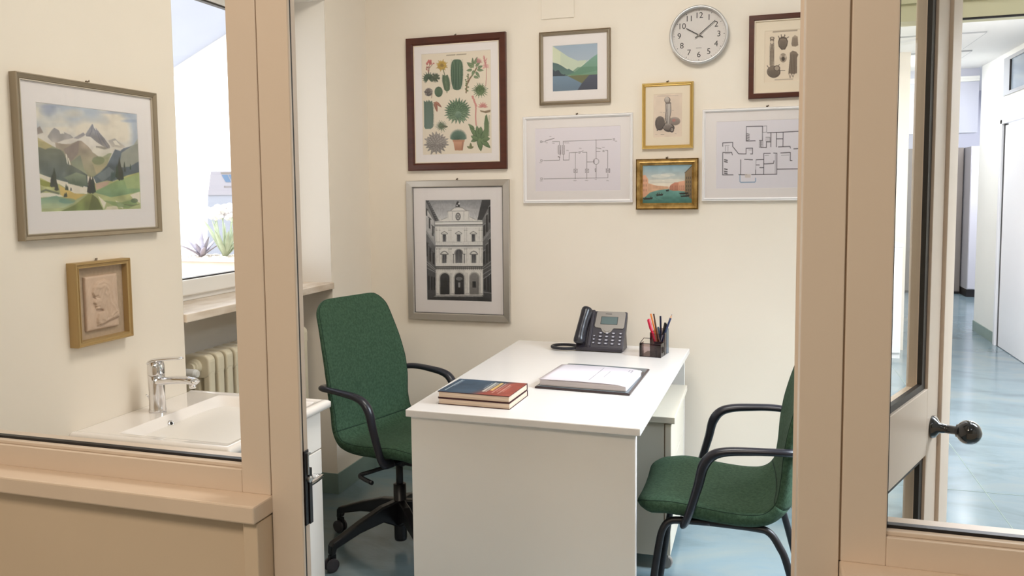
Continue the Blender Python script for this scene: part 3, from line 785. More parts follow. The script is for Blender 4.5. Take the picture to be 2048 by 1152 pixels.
# cornice floors
for y in (500, 512, 524): A.line([(258, y), (612, y)], 3, (96, 96, 96)); 
A.line([(258, 530), (612, 530)], 6, (50, 50, 52)); A.line([(258, 540), (612, 540)], 3, (160, 160, 160))
A.poly([(258, 500), (612, 500), (612, 520), (258, 520)], (214, 212, 208), .7)
for i in range(48): A.line([(262 + i * 7.4, 503), (262 + i * 7.4, 518)], 1.6, (120, 120, 120), .6)
A.poly([(258, 656), (612, 656), (612, 676), (258, 676)], (216, 214, 210), .8)
for i in range(48): A.line([(262 + i * 7.4, 660), (262 + i * 7.4, 674)], 1.6, (110, 110, 110), .6)
A.line([(258, 682), (612, 682)], 7, (40, 40, 42)); A.line([(258, 694), (612, 694)], 12, (96, 94, 92)); A.line([(258, 706), (612, 706)], 3, (150, 148, 146))
for i in range(24): A.line([(264 + i * 14.6, 688), (264 + i * 14.6, 702)], 5, (60, 60, 60), .8)
# pilasters
for x in (268, 290, 360, 374, 476, 490, 584, 602):
    A.line([(x, 392), (x, 498)], 3.5, (158, 156, 152)); A.line([(x, 545), (x, 655)], 3.5, (156, 154, 150)); A.line([(x - 5, 412), (x + 5, 412)], 4, (130, 128, 124)); A.line([(x - 5, 552), (x + 5, 552)], 4, (120, 118, 116))
A.line([(258, 402), (610, 400)], 2, (150, 148, 146)); A.line([(258, 545), (610, 545)], 2, (130, 128, 126))
# windows
for x in (325, 431, 540):
    A.poly([(x - 20, 436), (x + 20, 436), (x + 18, 496), (x - 18, 496)], (170, 168, 164)); A.poly([(x - 11, 444), (x + 11, 444), (x + 11, 496), (x - 11, 496)], (44, 44, 48), 1, (74, 74, 78))
    A.line([(x, 446), (x, 495)], 1.5, (110, 110, 110))
    A.line([(x - 24, 436), (x - 14, 428), (x, 422), (x + 14, 428), (x + 24, 436)], 5, (100, 98, 96)); A.line([(x - 22, 440), (x + 22, 440)], 3, (80, 80, 80))
for x in (325, 543):
    A.poly([(x - 22, 585), (x + 22, 585), (x + 22, 656), (x - 22, 656)], (160, 158, 154)); A.poly([(x - 15, 594), (x + 15, 594), (x + 15, 656), (x - 15, 656)], (52, 52, 56), 1, (84, 84, 86))
    A.line([(x, 596), (x, 656)], 1.5, (130, 130, 130)); A.line([(x - 28, 588), (x - 16, 574), (x, 568), (x + 16, 574), (x + 28, 588)], 6, (84, 84, 84)); A.line([(x - 27, 592), (x + 27, 592)], 4, (70, 70, 70))
arch = lambda x, rw, yt, yb: [(x - rw, yb), (x - rw, yt + rw)] + [(x - rw * math.cos(t), yt + rw - rw * math.sin(t)) for t in np.linspace(0, PI, 14)] + [(x + rw, yt + rw), (x + rw, yb)]
A.poly(arch(432, 34, 550, 656), (120, 118, 116)); A.poly(arch(432, 24, 556, 656), (60, 60, 64), 1, (96, 96, 98)); A.line([(432, 560), (432, 656)], 2, (120, 120, 120))
A.line([(388, 590), (478, 590)], 5, (80, 80, 80))
for x in (392, 402, 462, 472): A.line([(x, 592), (x, 656)], 5, (224, 222, 218) if x in (402, 462) else (60, 60, 60))
# ground floor
for x in (328, 436, 546):
    A.poly(arch(x, 42, 722, 890), (150, 148, 144)); A.poly(arch(x, 34, 730, 888), (54, 54, 56) if x < 440 else (112, 110, 108), 1, (34, 34, 36) if x < 440 else (96, 94, 92))
for i in range(6): A.line([(300 + i * 11, 770), (300 + i * 11, 885)], 1.6, (20, 20, 20), .8)
A.poly([(316, 785), (342, 785), (342, 838), (316, 838)], (40, 40, 40)); A.poly([(532, 792), (558, 792), (558, 838), (532, 838)], (36, 36, 38)); A.ell(434, 772, 24, 14, (110, 110, 110), .8); A.poly([(428, 800), (442, 800), (442, 836), (428, 836)], (150, 150, 150), .8)
A.line([(402, 788), (470, 788)], 3, (20, 20, 20))
for x in (275, 375, 386, 492, 502, 598): A.line([(x, 730), (x, 888)], 12, (192, 190, 186)); A.line([(x - 6, 730), (x - 6, 888)], 2, (110, 108, 106)); A.line([(x - 9, 884), (x + 9, 884)], 8, (150, 148, 146))
# ground
A.poly([(196, 900), (262, 893), (600, 893), (677, 910), (677, 946), (196, 932)], (62, 62, 62), 1, (40, 40, 42)); A.poly([(262, 893), (600, 893), (612, 905), (240, 905)], (150, 148, 146), .8)
# side wings
A.poly([(183, 185), (208, 185), (286, 340), (256, 345), (262, 895), (196, 930)], (120, 120, 120), 1, (52, 52, 54), .12)
A.poly([(604, 182), (670, 182), (677, 945), (612, 895), (608, 340), (570, 336)], (104, 104, 104), 1, (50, 50, 52), .12)
A.poly([(185, 185), (206, 185), (284, 340), (256, 344), (225, 270)], (66, 66, 68)); A.poly([(606, 182), (668, 182), (668, 215), (606, 335), (570, 334)], (52, 52, 54))
for i in range(11): A.line([(196 + i * 7, 190 + i * 14), (208 + i * 6.8, 188 + i * 14)], 3, (150, 150, 150), .8)
A.poly([(184, 240), (250, 345), (256, 510), (186, 400)], (196, 194, 192), .75, (150, 150, 150))
for (x, y0, y1) in ((192, 250, 300), (216, 320, 395), (240, 380, 450), (196, 500, 600), (220, 540, 640), (244, 575, 660)):
    A.poly([(x - 6, y0), (x + 6, y0 + 10), (x + 6, y1 + 8), (x - 6, y1)], (60, 60, 60) if y0 < 480 else (34, 34, 36)); A.line([(x - 11, y0 - 8), (x + 11, y0 + 10)], 5, (60, 60, 60))
for (a, b) in (((186, 405), (256, 515)), ((186, 420), (256, 525)), ((190, 640), (258, 700)), ((192, 660), (258, 712)), ((194, 690), (260, 725))): A.line([a, b], 4, (160, 160, 160), .7)
for x in (210, 232, 250): A.line([(x, 760 - (232 - x) * .3), (x, 850)], 10, (30, 30, 32))
for (x, y0, y1) in ((620, 375, 450), (640, 300, 420), (660, 240, 350), (618, 570, 660), (640, 520, 650), (660, 480, 640), (625, 770, 850), (648, 755, 860), (666, 740, 870)):
    A.line([(x, y0), (x, y1)], 11, (36, 36, 38)); A.line([(x - 9, y0 + 2), (x + 9, y0 - 14)], 4, (150, 150, 150), .8)
for (a, b) in (((612, 478), (670, 400)), ((612, 490), (670, 415)), ((612, 690), (674, 640)), ((612, 705), (674, 668)), ((612, 740), (674, 700)), ((612, 870), (677, 880))): A.line([a, b], 4, (150, 150, 150), .7)
A.img *= (1 + .05 * A.noise(60))[..., None]
A.gain = 1.75
R = (-1.7075, -1.1655, .8065, 1.5085); pos, w_, h_ = back(*R)
picture('wide brushed steel frame around a black and white photograph of a palazzo courtyard', pos, 0, w_, h_, [(0.002, -.022), (.030, -.020), (.033, -.017), (.036, -.010)], 'steel', 'mount', rel(R, (-1.607, -1.262, .9055, 1.4115)), A, depth=.022,
        lip=[(.035, -.012), (.037, -.012), (.037, -.009), (.035, -.009)], lipmat='ph_body')

# ---------- 3. flat landscape
A = Art(130, 130, [(280, 328), (856, 288), (858, 888), (283, 915)], (156, 172, 186))
A.poly([(280, 328), (856, 288), (856, 500), (560, 520), (480, 460)], (154, 170, 186), 1, (166, 178, 190))
A.poly([(280, 328), (480, 465), (600, 520), (720, 510), (600, 660), (280, 660)], (196, 202, 178), 1, (196, 204, 186)); A.poly([(284, 345), (384, 410), (384, 600), (284, 600)], (206, 210, 186), .5)
A.poly([(384, 410), (490, 470), (600, 518), (715, 508), (640, 590), (560, 645), (384, 560)], (188, 198, 180), .9)
A.line([(556, 664), (650, 590), (740, 506)], 5, (222, 224, 208))
A.poly([(562, 664), (780, 482), (800, 466), (856, 430), (858, 700), (283, 712), (283, 660), (470, 628)], (124, 160, 146), 1, (112, 146, 124))
A.poly([(600, 600), (858, 588), (858, 640), (600, 700), (480, 700)], (98, 134, 112), .7)
A.poly([(283, 540), (350, 556), (400, 582), (470, 628), (490, 620), (562, 664), (460, 706), (283, 712)], (84, 106, 108), 1, (98, 126, 118))
A.poly([(283, 625), (320, 655), (340, 640), (362, 638), (390, 680), (420, 695), (440, 690), (460, 708), (283, 712)], (64, 74, 84))
A.line([(283, 712), (470, 706)], 7, (44, 54, 60)); A.line([(440, 704), (858, 690)], 4, (120, 150, 106))
A.poly([(283, 716), (470, 710), (655, 806), (600, 900), (283, 915)], (118, 140, 160), 1, (104, 122, 138))
A.poly([(470, 710), (750, 698), (655, 806)], (112, 114, 84))
A.poly([(750, 698), (858, 692), (858, 888), (596, 900), (655, 806)], (84, 88, 102), 1, (72, 76, 88))
R = (-1.009, -.670, 1.8555, 2.196); pos, w_, h_ = back(*R)
picture('champagne metal frame with a small square print of green and blue hills', pos, 0, w_, h_, [(0.002, -.014), (.010, -.022), (.018, -.012)], 'champagne', 'mount', rel(R, (-.947, -.732, 1.9185, 2.1315)), A, hook=False, depth=.02, mount_y=-.008)

# ---------- 4. circuit diagram
A = Art(260, 190, [(162, 245), (1150, 205), (1150, 955), (172, 970)], (226, 220, 226))
k1 = (84, 76, 78)
def sq(x, y, r_=9): A.line([(x - r_, y - r_), (x + r_, y - r_), (x + r_, y + r_), (x - r_, y + r_), (x - r_, y - r_)], 3.8, k1)
sq(238, 398); sq(241, 614); sq(243, 822); sq(1072, 366); sq(952, 503, 7); sq(675, 520, 8)
for L in ([(250, 398), (290, 396)], [(365, 394), (447, 394), (447, 436)], [(288, 390), (385, 358)], [(265, 614), (447, 609), (447, 578)], [(268, 824), (1003, 808), (1003, 760)], [(490, 436), (490, 392), (866, 376), (1046, 367)],
          [(866, 370), (868, 590)], [(868, 655), (868, 815)], [(492, 540), (492, 608), (558, 606), (560, 523), (655, 518)], [(630, 520), (630, 712)], [(630, 752), (630, 822)], [(680, 515), (720, 500)], [(710, 518), (761, 516), (761, 712)], [(761, 628), (838, 627)],
          [(761, 752), (761, 820)], [(868, 508), (915, 506)], [(868, 465), (925, 476)], [(975, 494), (1001, 496), (1001, 700)]):
    A.line(L, 4.0, k1)
for x in (436, 462, 478, 504): A.line([(x, 436), (x, 540)], 4, (110, 102, 104))
for y in range(440, 540, 9): A.line([(438, y), (462, y + 4)], 3, k1, .8); A.line([(480, y), (504, y + 4)], 3, k1, .8)
A.line([(424, 445), (424, 530)], 3, (160, 154, 156)); A.line([(434, 568), (452, 574)], 9, k1); A.line([(460, 490), (456, 560)], 3.8, k1)
for (x, y) in ((630, 731), (761, 730), (1003, 727)):
    A.line([(x - 16, y - 20), (x + 22, y - 20), (x + 22, y + 20), (x - 16, y + 20), (x - 16, y - 20)], 3.5, k1); A.line([(x - 8, y - 8), (x + 10, y - 8), (x - 6, y + 6), (x + 10, y + 8)], 4, k1)
A.line([(982, 700), (982, 750)], 3, k1, .7); A.line([(1022, 700), (1022, 752)], 4, k1, .8)
A.line([(868 + 31 * math.cos(t), 622 + 33 * math.sin(t)) for t in np.linspace(0, 2 * PI, 26)], 3.5, k1); A.line([(845, 600), (845, 645)], 7, k1)
A.line([(856, 705), (858, 740), (866, 735), (866, 705), (856, 705)], 4, k1)
for (x, y, n) in ((330, 336, 5), (672, 470, 6), (935, 458, 7), (500, 408, 12), (524, 495, 6), (215, 637, 7), (225, 845, 7), (608, 840, 8), (740, 838, 8), (852, 826, 5), (985, 840, 6), (1080, 386, 6), (288, 408, 5), (364, 412, 6)):
    for i in range(n): A.line([(x + i * 5, y + (2 if i % 2 else -3)), (x + i * 5 + 2, y + (5 if i % 3 else 0))], 3, (110, 104, 106), .75)
for t in np.linspace(0, 1, 9): A.line([(290 + 95 * t, 388 - 26 * t), (292 + 95 * t, 380 - 26 * t)], 4, k1)
R = (-1.0925, -.5675, 1.3925, 1.8045); pos, w_, h_ = back(*R)
picture('thin white silver frame holding a black line circuit diagram', pos, 0, w_, h_, [(0.002, -.014), (.008, -.018), (.015, -.010)], 'silver', 'mount', rel(R, (-1.036, -.625, 1.4475, 1.748)), A, depth=.018, mount_y=-.007)

# ---------- 5. small gold framed engraving
A = Art(90, 138, [(170, 158), (408, 147), (405, 507), (170, 514)], (212, 196, 180))
A.img *= (1 + .03 * A.noise(6))[..., None]
for i in range(26): A.line([(205 + i * 6.6, 176 - i * .2), (208 + i * 6.6, 170)], 3, (150, 136, 124), .7)
dk = (96, 86, 80)
A.ell(225, 395, 40, 58, (120, 110, 104), 1, (96, 86, 82)); A.ell(345, 378, 46, 34, (168, 154, 144), 1, (130, 118, 110))
for i in range(16): A.line([(192 + i * 5, 350 + 6 * math.sin(i)), (200 + i * 4, 440)], 2, (80, 72, 68), .7)
for i in range(12): A.line([(310 + i * 6, 352 + i), (318 + i * 6, 404)], 1.6, (90, 80, 76), .6)
A.ell(338, 372, 14, 12, (176, 112, 106), .7)
A.poly([(272, 235), (308, 232), (312, 300), (306, 340), (302, 400), (276, 400), (270, 320)], (176, 168, 162), 1, (150, 142, 136))
A.line([(272, 235), (274, 300), (268, 340), (276, 400)], 4, (70, 64, 62)); A.line([(312, 232), (314, 300), (306, 345), (303, 400)], 4, (70, 64, 62)); A.line([(298, 240), (298, 400)], 5, (210, 204, 198))
for y in range(244, 400, 12): A.line([(274, y), (292, y + 3)], 1.5, (100, 92, 88), .7)
A.ell(285, 206, 25, 26, (90, 82, 78)); A.ell(283, 204, 20, 22, (196, 188, 180), 1, (150, 140, 132)); A.poly([(268, 226), (312, 222), (316, 234), (272, 238)], (110, 100, 94))
A.ell(298, 432, 46, 34, (84, 76, 72)); A.ell(290, 424, 38, 26, (156, 146, 138), 1, (120, 110, 104)); A.ell(322, 448, 18, 22, (70, 62, 60)); A.ell(322, 446, 11, 14, (150, 140, 132))
A.line([(200, 452), (240, 440), (276, 385)], 5, (60, 54, 52)); A.line([(195, 370), (192, 420), (205, 455)], 4, (60, 54, 52))
for i in range(14): A.line([(260 + i * 5, 408 + 3 * (i % 3)), (268 + i * 4, 450)], 1.6, (80, 72, 68), .8)
for (x, y) in ((225, 305), (250, 308), (322, 290), (188, 485), (345, 478)): A.line([(x, y), (x + 14, y + 2)], 2, dk, .6)
A.line([(232, 486), (258, 486)], 3, dk, .9)
R = (-.525, -.296, 1.636, 1.933); pos, w_, h_ = back(*R)
picture('narrow gold frame with a small portrait-format anatomical engraving', pos, 0, w_, h_, [(0.0015, -.016), (.006, -.018), (.009, -.013), (.012, -.014), (.0155, -.009)], 'gold', 'mount_warm', rel(R, (-.4745, -.346, 1.6865, 1.8835)), A, depth=.018, mount_y=-.007)

# ---------- 6. Venetian canal
A = Art(150, 120, [(80, 742), (490, 735), (490, 1060), (80, 1058)], (150, 170, 178))
A.poly([(80, 740), (490, 735), (490, 930), (80, 930)], (120, 150, 164), 1, (206, 188, 166), .04)
for (x, y, a, b) in ((230, 830, 80, 16), (290, 822, 60, 14), (330, 870, 90, 14), (200, 870, 60, 10), (260, 900, 110, 12)): A.ell(x, y, a, b, (212, 204, 188), .4)
A.poly([(80, 950), (290, 940), (490, 955), (490, 1060), (80, 1058)], (96, 136, 126), 1, (52, 92, 84), .08)
A.poly([(80, 825), (100, 822), (126, 855), (126, 890), (160, 900), (200, 912), (290, 920), (300, 938), (200, 950), (140, 968), (100, 1005), (80, 1010)], (196, 156, 128), 1, (176, 138, 108), .06)
A.poly([(80, 825), (104, 822), (126, 856), (122, 985), (80, 1008)], (204, 156, 128), 1, (178, 134, 108))
for y in (860, 900, 940): 
    for x in (88, 100, 112): A.line([(x, y), (x, y + 16)], 3.5, (110, 80, 66), .8)
for i in range(14): A.line([(134 + i * 12, 905 + i), (134 + i * 12, 935)], 3, (150, 106, 84), .7)
A.poly([(300, 925), (312, 905), (345, 885), (378, 884), (380, 955), (340, 955), (302, 948)], (178, 120, 96), 1, (150, 100, 80)); A.poly([(376, 880), (430, 870), (432, 960), (376, 955)], (200, 150, 122), 1, (170, 122, 98))
A.poly([(430, 805), (490, 742), (490, 1030), (430, 985)], (132, 112, 84), 1, (96, 80, 60)); A.line([(428, 806), (490, 744)], 5, (70, 60, 50))
for y in range(840, 1000, 34):
    for x in (444, 460, 476): A.line([(x, y), (x, y + 16)], 5, (60, 54, 46), .85)
for x in (312, 324, 350, 364, 388, 404, 418): A.line([(x, 912), (x, 928)], 3, (100, 70, 56), .8); A.line([(x, 936), (x, 948)], 3, (100, 70, 56), .7)
for i in range(6): A.line([(150 + i * 14, 1010 + (i % 3) * 8), (178 + i * 14, 1011 + (i % 3) * 8)], 1.6, (140, 172, 156), .5)
for (x, y, L) in ((220, 988, 32), (125, 1018, 42), (430, 1000, 40), (420, 978, 40), (285, 952, 14)):
    A.poly([(x - L, y - 4), (x + L, y - 10), (x + L * .8, y + 6), (x - L * .7, y + 8)], (34, 34, 30))
for (x, y) in ((202, 972), (216, 970), (238, 974), (150, 1002), (108, 1006)): A.line([(x, y), (x, y + 16)], 5, (44, 36, 30))
R = (-.551, -.2715, 1.358, 1.5895); pos, w_, h_ = back(*R)
picture('antique gold frame with an oil painting of a Venetian canal', pos, 0, w_, h_, [(0.001, -.018), (.006, -.027), (.012, -.022), (.017, -.024), (.024, -.012), (.0265, -.013), (.0285, -.009)], 'antique_gold', 'antique_gold', (-.2795 * K / 2 + .0285, .2795 * K / 2 - .0285, .0285, .2315 * K - .0285), A, depth=.027, glass=False, mount_y=-.008, name='framed_painting', cat='painting')

# ---------- 7. anatomy plate with heart
A = Art(110, 150, [(372, 170), (587, 155), (583, 447), (367, 459)], (220, 206, 186))
A.img *= (1 + .03 * A.noise(6))[..., None]
A.line([(373, 171), (586, 157), (582, 446), (368, 458), (373, 171)], 2.2, (150, 136, 120))
for i in range(38): A.line([(418 + i * 3.6, 178 - i * .26), (420 + i * 3.6, 173 - i * .26)], 3, (120, 106, 92), .7); 
for i in range(26): A.line([(428 + i * 4, 443 - i * .2), (430 + i * 4, 439 - i * .2)], 2.4, (120, 106, 92), .7)
g1, g2 = (128, 114, 100), (86, 74, 64)
A.poly([(402, 206), (426, 204), (424, 226), (420, 240), (424, 300), (418, 360), (402, 372), (400, 310), (408, 240)], g1, 1, (150, 136, 120))
for x in (402, 424): A.line([(x + (3 if x < 410 else -3), 206), (x, 260), (x - 1, 360)], 2.5, g2)
for y in range(240, 370, 7): A.line([(404, y), (421, y + 1)], 1.6, g2, .8)
A.ell(414, 210, 13, 8, g2); A.ell(414, 210, 8, 5, (190, 176, 158)); A.ell(412, 232, 10, 9, (200, 186, 168))
A.ell(422, 396, 38, 34, g2); A.ell(420, 394, 34, 30, g1, 1, (104, 92, 80)); A.ell(440, 376, 18, 16, g2); A.ell(440, 376, 13, 12, (160, 146, 130))
for i in range(14): A.line([(392 + i * 4, 385 + abs(i - 7)), (404 + i * 3, 420)], 1.6, g2, .8)
A.line([(430, 390), (485, 388)], 3, g2); A.line([(392, 372), (386, 362)], 4, g2); A.line([(448, 362), (454, 356)], 4, g2)
A.poly([(446, 232), (452, 210), (470, 200), (492, 206), (502, 226), (498, 250), (486, 272), (466, 274), (450, 256)], g2); A.poly([(450, 232), (458, 214), (474, 210), (490, 214), (497, 230), (492, 250), (482, 266), (468, 268), (454, 252)], g1, 1, (108, 96, 84))
for (a, b) in (((456, 214), (448, 198)), ((466, 208), (464, 190)), ((480, 206), (484, 190)), ((490, 212), (506, 202)), ((470, 208), (486, 196))): A.line([a, b], 4, g2)
for i in range(9): A.line([(458 + i * 4, 222), (462 + i * 3, 262)], 1.5, g2, .7)
A.poly([(520, 240), (526, 204), (540, 192), (556, 200), (559, 248), (544, 256), (524, 254)], (168, 152, 134), 1, (140, 124, 108))
for i in range(7): A.line([(528 + i * 4, 206), (526 + i * 4.6, 250)], 1.4, g2, .8)
A.ell(475, 318, 20, 26, (150, 136, 120)); A.ell(475, 324, 9, 12, (70, 60, 52)); A.ell(462, 310, 5, 8, (190, 176, 160)); A.ell(488, 310, 5, 8, (190, 176, 160))
A.poly([(512, 290), (528, 278), (548, 284), (560, 300), (552, 318), (552, 402), (536, 408), (504, 404), (512, 320)], g1, 1, (120, 106, 92))
for x in (516, 524, 532, 540, 548): A.line([(x, 300), (x - 6 + (x - 516) * .2, 404)], 2.6, g2, .9)
A.line([(506, 404), (514, 430), (522, 404), (530, 426), (538, 404)], 2.4, g2)
R = (-.060, .40, 1.8425, 2.202); pos, w_, h_ = back(*R)
picture('dark wood framed anatomy plate with heart and windpipe, cut off by the door post', pos, 0, w_, h_, [(0.003, -.02), (.020, -.02), (.0235, -.012)], 'mahogany', 'mount_warm', rel(R, (.0055, .163, 1.911, 2.134)), A, depth=.02,
        lip=[(.0225, -.013), (.027, -.014), (.027, -.007), (.0225, -.007)], lipmat='mount_warm', mount_y=-.007)
# keep the plate's hook where the photograph shows it
# ---------- 8. floor plan
A = Art(300, 170, [(102, 678), (780, 650), (778, 1035), (100, 1046)], (226, 222, 228))
kk = (44, 40, 46)
Wl = lambda L, w__=3.8, c=kk, a=1: A.line(L, w__, c, a)
for L in ([(294, 703), (294, 782)], [(294, 703), (398, 700), (398, 735)], [(294, 782), (352, 780)], [(378, 778), (398, 778), (398, 735)], [(145, 793), (208, 790)], [(145, 793), (145, 812)], [(208, 790), (208, 812), (246, 852), (294, 852), (294, 822), (335, 820), (335, 852), (322, 852)],
          [(145, 846), (145, 968), (212, 967)], [(145, 846), (202, 845), (206, 858)], [(248, 966), (300, 966)], [(260, 884), (260, 966)], [(284, 882), (336, 884)], [(330, 965), (410, 964)], [(408, 848), (408, 964), (492, 962), (492, 846), (470, 846)], [(408, 848), (450, 847)],
          [(408, 906), (470, 903), (474, 888)], [(428, 736), (590, 728)], [(388, 782), (388, 816), (424, 816), (424, 785), (452, 785), (452, 738)], [(452, 738), (452, 812)], [(488, 734), (488, 768), (530, 768)], [(488, 768), (488, 812)], [(530, 732), (530, 808)], [(500, 812), (576, 809), (578, 818)],
          [(516, 845), (578, 842), (578, 886), (590, 886)], [(494, 934), (590, 932)], [(356, 938), (356, 962)], [(358, 884), (405, 882)], [(358, 912), (380, 912)], [(382, 926), (405, 926)], [(590, 728), (700, 722), (702, 930), (590, 932)], [(640, 726), (640, 820), (600, 822)], [(640, 860), (640, 930)]): Wl(L)
for L in ([(294, 703), (298, 782)], [(398, 735), (402, 816)], [(378, 782), (378, 816), (388, 816)], [(400, 700), (424, 698), (424, 732), (400, 734)], [(358, 884), (356, 938)], [(482, 850), (482, 960)], [(420, 760), (446, 760), (446, 782), (420, 782)], [(160, 852), (190, 852)], [(158, 808), (186, 806)], [(162, 812), (162, 838)], [(178, 812), (178, 838)], [(310, 830), (330, 830)], [(415, 860), (440, 858)], [(520, 858), (570, 856)]): Wl(L, 3, (130, 126, 132), .9)
A.line([(256, 970), (256, 1004), (262, 1008), (352, 1006), (356, 1000), (356, 984)], 5, (120, 146, 172))
for y in (885, 895, 935, 948, 958): A.line([(156, y), (174, y + 3)], 6, (60, 56, 60), .9)
for y in range(742, 782, 9): A.line([(300, y), (314, y + 3)], 5, (90, 86, 90), .8)
for y in range(762, 782, 5): A.line([(416, y), (448, y)], 1.6, (150, 146, 150))
A.poly([(286, 962), (326, 962), (324, 982), (288, 982)], (196, 186, 180), .8)
for y in range(784, 816, 6): A.line([(380, y), (398, y)], 1.6, (100, 96, 100))
R = (-.2555, .3, 1.396, 1.804); 
pos, w_, h_ = back(*R)
picture('thin silver frame holding an architectural floor plan of black walls', pos, 0, w_, h_, [(0.002, -.014), (.008, -.018), (.013, -.010)], 'silver', 'mount', rel(R, (-.1955, .245, 1.449, 1.749)), A, depth=.018, mount_y=-.007)

# ---------- 9. watercolour of mountains on the left wall
A = Art(210, 162, [(65, 65), (1032, 188), (1065, 1098), (112, 1118)], (206, 200, 190))
n1, n2, n3 = A.noise(4), A.noise(9), A.noise(26)
sky = np.array([176, 184, 194]) / 255.; cl = np.array([214, 206, 192]) / 255.
t = np.clip(.5 + .9 * n1 + .45 * n2, 0, 1)[..., None]
A.img = sky * (1 - t) + cl * t
for (x, y, a, b, c, al) in ((190, 150, 90, 60, (134, 146, 172), .5), (200, 110, 120, 25, (140, 150, 176), .4), (800, 170, 140, 24, (138, 150, 176), .55), (960, 255, 90, 20, (134, 150, 176), .5), (950, 180, 80, 60, (150, 162, 182), .4), (430, 180, 110, 50, (216, 206, 188), .5), (250, 290, 180, 30, (184, 186, 186), .5)):
    for k in range(5): A.ell(x, y, a * (1 - k * .16), b * (1 - k * .16), c, al * .3)
A.poly([(72, 320), (110, 300), (150, 380), (72, 390)], (150, 140, 134)); 
A.poly([(75, 380), (150, 360), (185, 380), (240, 315), (262, 318), (300, 350), (335, 350), (400, 380), (430, 412), (520, 360), (540, 378), (590, 300), (612, 280), (640, 320), (700, 390), (760, 440), (820, 430), (900, 490), (960, 510), (960, 700), (75, 700)], (206, 200, 192))
A.poly([(180, 400), (215, 345), (245, 315), (290, 340), (300, 372), (340, 360), (400, 385), (425, 412), (380, 425), (340, 430), (260, 460), (220, 448)], (142, 140, 142), 1, (164, 158, 152), .12)
A.poly([(300, 345), (325, 335), (340, 372), (300, 372)], (224, 218, 206))
A.poly([(425, 415), (520, 362), (540, 385), (500, 410), (470, 425)], (140, 138, 144), 1, (160, 154, 154))
A.poly([(540, 378), (570, 335), (605, 282), (625, 300), (660, 350), (720, 420), (770, 490), (772, 525), (700, 490), (640, 450), (590, 405), (548, 400)], (134, 136, 146), 1, (158, 152, 148), .15)
for L in ([(605, 290), (600, 350), (575, 395)], [(640, 330), (665, 400), (690, 470)], [(660, 350), (700, 430), (750, 510)], [(620, 310), (640, 380)]): A.line(L, 9, (106, 108, 122), .5)
A.poly([(612, 284), (630, 300), (645, 345), (622, 320)], (222, 216, 206))
A.poly([(755, 440), (820, 420), (850, 450), (920, 500), (860, 520), (790, 500)], (168, 164, 160), 1, (196, 188, 176)); A.poly([(800, 445), (830, 440), (870, 490), (820, 480)], (222, 216, 204))
A.poly([(640, 490), (720, 500), (772, 525), (720, 535), (640, 520)], (150, 144, 134))
A.poly([(250, 455), (330, 470), (400, 470), (470, 440), (500, 440), (560, 490), (620, 560), (690, 600), (760, 600), (740, 760), (600, 790), (300, 700)], (158, 144, 132), 1, (150, 148, 120), .12)
A.poly([(330, 520), (480, 440), (470, 560), (400, 640), (370, 600)], (140, 128, 122), .8); A.poly([(400, 640), (490, 575), (520, 700), (560, 770), (430, 730)], (120, 128, 116), .8, (150, 154, 128))
A.poly([(600, 640), (700, 560), (790, 560), (740, 680), (640, 760)], (140, 148, 112), .8, (190, 172, 140)); A.ell(660, 630, 60, 40, (104, 118, 88), .5)
A.poly([(600, 545), (660, 590), (700, 595), (820, 530), (900, 520), (820, 500), (720, 525), (620, 500)], (214, 208, 196), .9)
A.poly([(75, 430), (150, 450), (250, 500), (330, 540), (350, 600), (400, 670), (470, 710), (555, 765), (560, 880), (430, 850), (280, 820), (92, 745)], (140, 138, 112), 1, (84, 96, 98), .15)
A.poly([(80, 500), (200, 510), (300, 520), (340, 580), (380, 680), (300, 780), (120, 740)], (96, 100, 92), .6, (104, 112, 112))
A.poly([(75, 400), (130, 430), (230, 490), (160, 520), (80, 490)], (178, 166, 122), .8)
A.poly([(350, 565), (362, 568), (372, 665), (362, 650)], (226, 220, 208)); A.poly([(370, 600), (380, 604), (398, 670), (386, 668)], (222, 216, 204))
A.poly([(330, 790), (450, 740), (540, 770), (555, 870), (420, 850)], (150, 156, 128), .7, (104, 120, 100))
A.poly([(610, 785), (680, 740), (740, 680), (770, 620), (820, 525), (870, 540), (900, 515), (960, 500), (1010, 480), (1050, 470), (1050, 750), (960, 770), (760, 840), (640, 850)], (98, 106, 118), 1, (92, 104, 108), .15)
A.poly([(880, 560), (1000, 480), (1040, 420), (1046, 640), (960, 690), (860, 700)], (166, 166, 150), .75); A.poly([(640, 780), (760, 690), (820, 740), (700, 830)], (132, 142, 142), .6)
# meadows
A.poly([(95, 745), (200, 790), (300, 830), (430, 855), (550, 885), (620, 850), (740, 820), (800, 830), (930, 775), (1050, 745), (1066, 1098), (112, 1118)], (176, 172, 118), 1, (168, 176, 132), .1)
A.poly([(95, 748), (240, 800), (460, 860), (552, 885), (552, 945), (430, 940), (290, 850), (190, 830), (95, 780)], (222, 214, 198))
A.poly([(97, 800), (210, 840), (225, 880), (140, 870), (100, 850)], (140, 142, 74)); A.poly([(285, 860), (430, 940), (540, 950), (420, 1010), (300, 960)], (196, 172, 106))
A.poly([(630, 850), (770, 822), (740, 870), (640, 910)], (186, 160, 142))
A.poly([(610, 930), (820, 830), (1052, 750), (1060, 930), (900, 960), (780, 980)], (146, 160, 108), 1, (120, 148, 116), .1); A.poly([(900, 800), (1052, 755), (1056, 900), (930, 900)], (168, 178, 128), .6)
A.poly([(104, 930), (180, 930), (280, 945), (330, 970), (110, 975)], (222, 216, 202)); A.line([(110, 925), (160, 905), (280, 940)], 14, (110, 116, 96))
A.poly([(105, 985), (260, 960), (430, 1030), (330, 1075), (110, 1080)], (112, 146, 128), .9, (176, 186, 154)); A.ell(360, 1010, 80, 26, (96, 140, 134), .5); A.ell(200, 1060, 90, 30, (168, 180, 140), .5)
